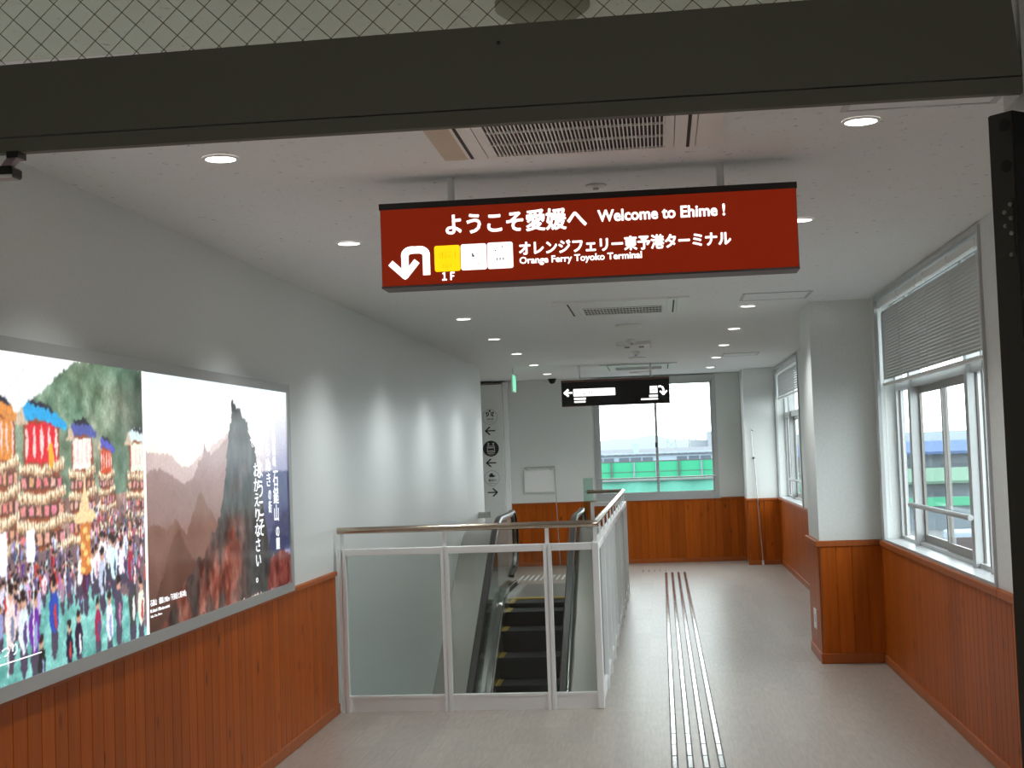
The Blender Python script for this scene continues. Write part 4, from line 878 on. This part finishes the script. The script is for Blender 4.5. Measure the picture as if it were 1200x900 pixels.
for side in (0, 1):
    X = (lambda v: v) if side == 0 else (lambda v: SX0+SX1-v)
    def rng_(a, b): return (min(X(a), X(b)), max(X(a), X(b)))
    # skirt panel
    bm = bmesh.new(); a, b = rng_(-1.692, -1.682)
    top = [(y, pz(y)+0.10) for y in ys]; bot = [(y, pz(y)-0.45) for y in ys]
    prism_x(bm, top + bot[::-1], a, b) if False else None
    bm.free(); bm = bmesh.new()
    for (p, q, r_, s_) in zip(top[:-1], top[1:], bot[1:], bot[:-1]): prism_x(bm, [p, q, r_, s_], a, b)
    bmesh.ops.remove_doubles(bm, verts=bm.verts, dist=1e-5); obj('skirt_panel', bm, m_steel, es)
    # inner deck with rounded end
    a, b = rng_(-1.79, -1.684); bm = bmesh.new()
    pth = [(y, pz(y)+0.17) for y in ys if y < 15.9] + [(16.0, 0.165), (16.1, 0.14), (16.17, 0.09), (16.2, 0.0)]
    strip_yz(bm, pth, a, b, 0.012); obj('inner_deck', bm, m_steelp if side == 0 else m_steel, es, smooth=True)
    # balustrade glass
    a, b = rng_(-1.745, -1.735); bm = bmesh.new()
    for y, y2 in zip(ys[:-1], ys[1:]):
        if y2 > 16.3: break
        prism_x(bm, [(y, pz(y)+0.17), (y2, pz(y2)+0.17), (y2, min(pz(y2), 0)+0.90), (y, min(pz(y), 0)+0.90)], a, b)
    pts = [(16.25, 0.20), (16.25, 0.90)] + [(16.25+0.32*math.sin(t_), 0.60+0.32*math.cos(t_)) for t_ in [i*math.pi/10 for i in range(1, 11)]]
    prism_x(bm, pts, a, b)
    bmesh.ops.remove_doubles(bm, verts=bm.verts, dist=1e-5); obj('balustrade_glass', bm, m_glassrail, es)
    # handrail: flattened belt swept around the newel
    hp = [(y, pz(y)+0.90+0.02) for y in ys if y < 16.25] + [(16.25+0.335*math.sin(t_), 0.60+0.335*math.cos(t_)) for t_ in [i*math.pi/12 for i in range(0, 12)]] + [(16.2, 0.262), (16.05, 0.25), (15.95, 0.22)]
    bm = bmesh.new(); cx_ = X(-1.74); prof = [(-0.036, -0.012), (-0.036, 0.004), (-0.026, 0.018), (0.026, 0.018), (0.036, 0.004), (0.036, -0.012)]
    rings = []
    for i, (y, z) in enumerate(hp):
        A = hp[max(i-1, 0)]; B = hp[min(i+1, len(hp)-1)]; ty, tz = B[0]-A[0], B[1]-A[1]; l = math.hypot(ty, tz) or 1; ny, nz = -tz/l, ty/l
        rings.append([bm.verts.new((cx_+px, y+ny*pn, z+nz*pn)) for px, pn in prof])
    for A, B in zip(rings[:-1], rings[1:]):
        for k in range(6): bm.faces.new((A[k], A[(k+1) % 6], B[(k+1) % 6], B[k]))
    bm.faces.new(rings[0]); bm.faces.new(rings[-1][::-1]); obj('handrail', bm, m_rubber, es, smooth=True)
    # guide track beneath the belt
    bm = bmesh.new(); a, b = rng_(-1.755, -1.725)
    strip_yz(bm, [(y, pz(y)+0.905) for y in ys if y < 16.25] + [(16.25+0.318*math.sin(t_), 0.60+0.318*math.cos(t_)) for t_ in [i*math.pi/12 for i in range(0, 12)]], a, b, 0.02); obj('handrail_guide', bm, m_deck, es, smooth=True)
    # outer cladding up to the wall / well side
    bm = bmesh.new(); a, b = (WL+0.002, -1.785) if side == 0 else (-0.885, -0.62)
    strip_yz(bm, [(y, pz(y)+0.80) for y in ys if y < 15.2], a, b, 0.012); obj('outer_deck', bm, m_deck, es, smooth=True)
    bm = bmesh.new(); a, b = rng_(-1.785, -1.778)
    yy = [y for y in ys if y < 15.2]
    for y, y2 in zip(yy[:-1], yy[1:]): prism_x(bm, [(y, pz(y)+0.16), (y2, pz(y2)+0.16), (y2, pz(y2)+0.80), (y, pz(y)+0.80)], a, b)
    bmesh.ops.remove_doubles(bm, verts=bm.verts, dist=1e-5); obj('cladding', bm, m_deck, es)
    if side == 1:
        bm = bmesh.new()
        for y, y2 in zip(yy[:-1], yy[1:]): prism_x(bm, [(y, pz(y)-0.7), (y2, pz(y2)-0.7), (y2, pz(y2)+0.79), (y, pz(y)+0.79)], -0.63, -0.62)
        bmesh.ops.remove_doubles(bm, verts=bm.verts, dist=1e-5); obj('outer_cladding', bm, m_deck, es)
rb.free()
bx('comb_strip', m_yellow, es, SX0+0.002, SX1-0.002, 15.452, 15.60, 0.0, 0.014)
bx('comb_plate', m_plate, es, SX0+0.002, SX1-0.002, 15.60, 15.95, 0.0, 0.012)
bx('landing_plate', m_plate, es, SX0+0.002, SX1-0.002, 15.955, 17.2, 0.0, 0.008)
bx('wall_bracket', m_steel, es, -2.095, -1.96, 16.0, 16.04, 0.88, 0.95)
# white pillar sensor post behind the left newel
# tactile paving
def tactile_group(t_, specs, m_=m_steelp):
    src = {}
    for (x0, x1, y0, y1) in specs:
        key = (round(x1-x0, 4), round(y1-y0, 4))
        if key not in src:
            bm = bmesh.new(); box(bm, x0, x1, y0, y1, 0.0, 0.005)
            for v in bm.verts:
                if v.co.z > 0.004: v.co.x += 0.004 if v.co.x < (x0+x1)/2 else -0.004
            src[key] = (obj('bar', bm, m_, t_), x0, y0)
        else:
            o, a, b = src[key]; c = o.copy(); C.objects.link(c); c.location = Vector(o.location)+Vector((x0-a, y0-b, 0))
tp = thing('tactile_guide_strip', 'four rows of metal tactile guide bars along the corridor floor', 'tactile strip', (0.12, 12.5, 0))
rows = [0.008, 0.087, 0.166, 0.245]; Y0 = 6.3; SEG = 0.2875
specs = []
for rx in rows:
    k = 0
    while Y0+SEG*k < 18.3:
        specs.append((rx-0.014, rx+0.014, Y0+SEG*k+0.004, Y0+SEG*(k+1)-0.016)); k += 1
tactile_group(tp, specs, m_steelp)
m_tbase = mat('dark_tactile_base', (0.10, 0.09, 0.08), 0.5)
for rx in rows: bx('base_strip', m_tbase, tp, rx-0.019, rx+0.019, Y0, 18.35, 0.0, 0.0012)
tp2 = thing('tactile_warning_bars', 'row of short tactile bars on the far floor left of guide strip', 'tactile strip', (-0.4, 18.65, 0))
tactile_group(tp2, [(-0.30+0.075*k, -0.285+0.075*k, 18.55, 18.85) for k in range(5)], m_steel)
tp3 = thing('landing_tactile_bars', 'slanting bright tactile bars on floor before the escalator landing', 'tactile strip', (-1.5, 18.2, 0))
m_tact = mat('lightened_tactile_metal', (0.75, 0.75, 0.74), 0.45, metal=0.15)  # pale colour stands in for ceiling lights reflected in the steel bars
tactile_group(tp3, [(-1.86+0.068*k, -1.838+0.068*k, 17.75, 18.45) for k in range(12)], m_tact)

# ------------------------------------------------------------------ doorway beside the camera
hd = bpy.data.objects.new('door_1', None); C.objects.link(hd); hd.location = (-0.33, 2.12, 0); hd['kind'] = 'structure'
bm = bmesh.new(); prism_y(bm, [(DX0, 2.126), (0.5475, 2.126), (0.535, 2.262), (DX0, 2.238)], 2.1, 2.125)
obj('header', bm, m_header, hd)
bm = bmesh.new(); prism_y(bm, [(DX0, 2.101), (0.5475, 2.101), (0.5475, 2.1235), (DX0, 2.1235)], 2.1, 2.118); obj('header_lip', bm, m_header, hd)
bx('jamb', m_header, hd, DX0-0.03, DX0, 2.07, 2.23, 0, CE)
bx('screw', m_black, hd, -0.222, -0.217, 2.098, 2.1, 2.222, 2.227)
bx('transom_glass', m_glassw, hd, DX0, DX1, 2.108, 2.113, 2.25, CE)
bm = bmesh.new(); s_ = 0.0445; z0, z1 = 2.245, CE
for d_ in (1, -1):
    i = -12
    while i < 60:
        xa = DX0 + i*s_; xb = xa + (z1-z0)*d_*0.95 if d_ > 0 else xa
        pA = Vector((xa, 2.1105, z0 if d_ > 0 else z1)); pB = Vector((xa+(z1-z0)*1.05, 2.1105, z1 if d_ > 0 else z0))
        # clip to the pane
        t0 = max(0, (DX0-pA.x)/(pB.x-pA.x)); t1 = min(1, (DX1-pA.x)/(pB.x-pA.x))
        if t1 > t0+0.02: cyl(bm, pA.lerp(pB, t0), pA.lerp(pB, t1), 0.0006, 4, cap=False)
        i += 1
o = obj('glass_wire_mesh', bm, m_wire, hd); o['kind'] = 'stuff'
# opened dark leaf on the right, swung 130 degrees
dl = thing('door_leaf', 'dark open door leaf standing at the right edge', 'door', (0.525, 2.1, 0))
th_ = math.radians(40); ux, uy = math.cos(th_), math.sin(th_); nx, ny = -uy, ux   # along leaf; thickness dir
def leafbox(bm, a0, a1, n0, n1, z0, z1):
    P = lambda a, n, z: (0.525+ux*a+nx*n, 2.085+uy*a+ny*n, z)
    v = [bm.verts.new(P(*q)) for q in ((a0,n0,z0),(a1,n0,z0),(a1,n1,z0),(a0,n1,z0),(a0,n0,z1),(a1,n0,z1),(a1,n1,z1),(a0,n1,z1))]
    for f_ in ((0,3,2,1),(4,5,6,7),(0,1,5,4),(1,2,6,5),(2,3,7,6),(3,0,4,7)): bm.faces.new([v[i] for i in f_])
bm = bmesh.new(); leafbox(bm, 0.003, 0.82, 0.0, 0.040, 0.01, 2.072); obj('leaf', bm, m_black, dl)
bm = bmesh.new(); leafbox(bm, 0.0, 0.003, 0.001, 0.040, 0.01, 2.07); obj('edge_plate', bm, m_door, dl)
bm = bmesh.new(); leafbox(bm, -0.002, 0.0, 0.004, 0.034, 1.86, 1.945); obj('hinge_plate', bm, m_door, dl)
def leafcyl(a0, a1, n, z, r, name, m_):
    bm = bmesh.new(); P = lambda a: (0.525+ux*a+nx*n, 2.085+uy*a+ny*n, z); cyl(bm, P(a0), P(a1), r, 14); return obj(name, bm, m_, dl, smooth=True)
for z in (2.052, 1.992): leafcyl(-0.001, 0.002, 0.012, z, 0.0095, 'plug', m_black)
for n, z in ((0.018, 1.925), (0.018, 1.905), (0.008, 1.935), (0.008, 1.915), (0.008, 1.893), (0.010, 1.862)): leafcyl(-0.004, -0.001, n, z, 0.0032, 'screw', m_steel)
# door closer bracket at the left under the header
dc = thing('door_closer', 'small door closer bracket under the beam at the left edge', 'door closer', (-0.96, 2.12, 2.09))
bx('bracket', m_black, dc, -0.999, -0.980, 2.09, 2.12, 2.091, 2.101); bx('body', m_black, dc, -1.10, -0.991, 2.09, 2.13, 2.062, 2.079, bev=0.003)
bm = bmesh.new(); prism_y(bm, [(-1.012, 2.078), (-0.998, 2.078), (-0.983, 2.093), (-1.000, 2.093)], 2.095, 2.112); obj('arm', bm, m_pink, dc)
bx('end_cap', m_white, dc, -1.03, -0.990, 2.086, 2.090, 2.060, 2.064)

# ------------------------------------------------------------------ outside
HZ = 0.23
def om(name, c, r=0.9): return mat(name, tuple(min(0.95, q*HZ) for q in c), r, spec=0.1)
m_grd = om('asphalt_far', (0.50, 0.52, 0.53)); m_hill = om('haze_tinted_hill', (0.72, 0.86, 0.98)); m_net = om('green_netting', (0.20, 1.25, 0.70))
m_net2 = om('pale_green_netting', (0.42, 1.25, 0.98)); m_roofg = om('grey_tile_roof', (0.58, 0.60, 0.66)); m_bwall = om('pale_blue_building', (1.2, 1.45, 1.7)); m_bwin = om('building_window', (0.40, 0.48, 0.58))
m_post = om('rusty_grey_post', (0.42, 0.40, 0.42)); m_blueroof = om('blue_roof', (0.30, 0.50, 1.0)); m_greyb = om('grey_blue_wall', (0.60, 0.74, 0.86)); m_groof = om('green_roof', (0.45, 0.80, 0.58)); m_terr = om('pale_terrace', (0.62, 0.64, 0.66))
m_tower = om('haze_tinted_tower', (1.1, 1.2, 1.3))  # distance haze painted into the pale colour of towers and blocks
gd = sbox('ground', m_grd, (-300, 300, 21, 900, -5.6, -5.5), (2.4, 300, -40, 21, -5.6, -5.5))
# green netting fence of the building site
fn = thing('netting_fence', 'bright green netting fence with posts beyond the far window', 'fence', (0, 90, -5.5))
fz = lambda y, Y: 1.6-(y-525.5)*Y/1650
Yf = 90
bx('fence_base', m_terr, fn, -14, 12, Yf, Yf+3, -5.5, -0.42)
for k in range(-6, 7):
    x0 = -3.16+1.43*k
    bx('net', m_net, fn, x0+0.05, x0+1.38, Yf+0.4, Yf+0.45, -0.42, 0.80)
    wd = 0.10 if k % 3 == 0 else 0.035
    bx('post', m_post, fn, x0-wd/2, x0+wd/2, Yf+0.24, Yf+0.37, -0.42, 0.90 if k % 3 == 0 else 0.84)
bm = bmesh.new(); box(bm, -11.8, 6.8, Yf+0.38, Yf+0.40, 0.80, 0.86); box(bm, -11.8, 6.8, Yf+0.38, Yf+0.40, 0.16, 0.19); obj('rail', bm, m_post, fn)
fn2 = thing('netting_screen', 'pale green netting screen low beyond the far window, nearest outside', 'fence', (0, 60, -5.5))
bm = bmesh.new(); n = 40
for i in range(n):
    xa, xb = -9+18*i/n, -9+18*(i+1)/n; za = 0.26+0.0*math.sin(i*1.3); a = [bm.verts.new(p) for p in ((xa, 60+0.08*math.sin(i*1.7), -5.5), (xb, 60+0.08*math.sin((i+1)*1.7), -5.5), (xb, 60+0.08*math.sin((i+1)*1.7), 0.26), (xa, 60+0.08*math.sin(i*1.7), 0.26), (xa, 60.2, -5.5), (xb, 60.2, -5.5), (xb, 60.2, 0.26), (xa, 60.2, 0.26))]
    for f_ in ((0,1,2,3),(4,7,6,5),(3,2,6,7)): bm.faces.new([a[j] for j in f_])
obj('net', bm, m_net2, fn2); bx('hem', m_net, fn2, -9, 9, 59.85, 59.9, -0.36, -0.26)
bx('top_board', m_terr, fn2, -9, 9, 59.85, 60.3, 0.26, 0.33)
# long low building with tiled roof
Yb = 150
bd = thing('low_building', 'long pale blue building with grey tiled roof beyond the fence', 'building', (0, Yb, -5.5))
bx('wall', m_bwall, bd, -30, 22, Yb, Yb+12, -5.5, 1.25)
bm = bmesh.new(); prism_x(bm, [(Yb-0.25, 0.98), (Yb-0.25, 1.08), (Yb+6, 1.66), (Yb+13, 1.1)], -30.5, 22.5); obj('roof', bm, m_roofg, bd)
bm = bmesh.new()
for i in range(72): box(bm, -30.3+0.73*i, -30.18+0.73*i, Yb-0.3, Yb-0.25, 1.02, 1.12)
o = obj('roof_ribs', bm, m_post, bd)
bx('roof_vent', m_bwall, bd, -2.9, -2.3, Yb+1, Yb+2.0, 1.1, 2.2); 
for g0 in (-8.5, -4.4, 1.7, 6.9, -12.6, 12.0):
    for j in range(3): bx('window', m_bwin, bd, g0+1.25*j, g0+1.05+1.25*j, Yb-0.1, Yb+0.02, 0.36, 0.74)
# hills, with the haze put into their pale blue colour
def hill(label, x0, x1, Y, h, seed, m_):
    r = random.Random(seed); bm = bmesh.new(); n = 30; a = []
    ph = [r.uniform(0, 6) for _ in range(4)]
    for i in range(n+1):
        f_ = i/n; z = h*math.sin(math.pi*f_)**0.6*(0.75+0.12*math.sin(6*f_+ph[0])+0.08*math.sin(17*f_+ph[1])+0.05*math.sin(37*f_+ph[2]))
        a.append((x0+(x1-x0)*f_, z))
    rows_ = []
    for (dy, q) in ((-120, 0.0), (-60, 0.6), (0, 1.0), (60, 0.6), (120, 0)): rows_.append([bm.verts.new((x, Y+dy, -5.5+(z+5.5)*q)) for x, z in a])
    for A, B in zip(rows_[:-1], rows_[1:]):
        for i in range(n): bm.faces.new((A[i], A[i+1], B[i+1], B[i]))
    return tag(obj('hill', bm, m_, smooth=True), label, 'hill')
hill('haze-tinted pale blue hill on the horizon left of the far window bar', -90, 40, 800, 13, 3, m_hill)
hill('faint haze-tinted ridge on the horizon seen behind the roofs at right', -10, 330, 1150, 14, 8, m_hill)
def pylon(x, Y, h, label):
    t_ = thing('lattice_tower', label, 'tower', (x, Y, -5.5)); bm = bmesh.new()
    for sx in (-1, 1):
        for sy in (-1, 1): cyl(bm, (x+sx*1.6, Y+sy*1.6, -5.5), (x+sx*0.25, Y+sy*0.25, h), 0.12, 5)
    obj('legs', bm, m_tower, t_); bm = bmesh.new(); z = -5.0
    while z < h-1:
        f_ = (z+5.5)/(h+5.5); w_ = 1.6-1.35*f_; cyl(bm, (x-w_, Y, z), (x+w_, Y, z+2), 0.08, 5); cyl(bm, (x+w_, Y, z), (x-w_, Y, z+2), 0.08, 5); z += 2.2
    obj('bracing', bm, m_tower, t_)
pylon(3.0, 380, 20, 'faint haze-tinted lattice tower right of the far window bar'); pylon(9.6, 420, 17, 'fainter haze-tinted lattice tower in the right pane')
pl = thing('industrial_building', 'haze-tinted stepped industrial building at right of the far window', 'building', (17.5, 400, -5.5))
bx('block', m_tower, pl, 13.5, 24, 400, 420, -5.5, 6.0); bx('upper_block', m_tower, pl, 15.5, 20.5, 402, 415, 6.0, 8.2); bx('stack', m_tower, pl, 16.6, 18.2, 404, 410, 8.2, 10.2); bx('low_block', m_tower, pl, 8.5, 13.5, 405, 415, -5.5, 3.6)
# seen through the right windows
rb_ = thing('blue_roofed_warehouse', 'blue roofed warehouse outside the large right window', 'building', (40, 105, -5.5))
bx('wall', m_greyb, rb_, 9, 60, 105, 125, -5.5, 0.7); bm = bmesh.new(); prism_x(bm, [(104, 0.5), (104, 0.7), (114, 1.45), (126, 0.6)], 8.5, 60.5); obj('roof', bm, m_blueroof, rb_)
for k in range(10): bx('window', m_bwin, rb_, 11+4.6*k, 13.4+4.6*k, 104.9, 105.02, -0.9, -0.2)
gb = thing('green_roofed_shed', 'green roofed shed before the blue warehouse', 'building', (25, 70, -5.5))
bx('wall', m_greyb, gb, 6, 40, 70, 76, -5.5, -0.45); bm = bmesh.new(); prism_x(bm, [(69.4, -0.55), (69.4, -0.42), (74, 0.12), (77, -0.4)], 5.6, 40.5); obj('roof', bm, m_groof, gb)
for k in range(7): bx('door', m_bwin, gb, 8+4.2*k, 9.6+4.2*k, 69.9, 70.02, -3.4, -0.9)
tag(bx('low_wall', m_greyb, None, 3.6, 40, 50.2, 50.4, -1.6, -0.72), 'low grey wall outside the right window below the green fence', 'wall')
tag(bx('green_fence', m_net, None, 3.6, 40, 50, 50.15, -0.72, -0.42), 'green site fence outside right window before the shed', 'fence')
tag(bx('flat_roof_terrace', m_terr, None, 3.2, 45, 14, 56, -5.5, -1.55), 'pale flat roof deck just outside the right windows', 'roof deck')
for x, y, w_, h, lab in ((7.5, 38, 2.4, 0.7, 'long white roof unit on deck outside right window'), (6.3, 30, 1.2, 0.55, 'squat white roof unit on deck outside right window'), (10.5, 44, 3.0, 0.6, 'wide white roof unit at the deck far edge')):
    t_ = thing('roof_unit', lab, 'roof unit', (x, y, -1.55)); bx('casing', m_bwall, t_, x, x+w_, y, y+1.2, -1.55, -1.55+h, bev=0.04); bx('louvre', m_post, t_, x+0.1, x+w_-0.1, y-0.02, y, -1.45, -1.55+h-0.15)
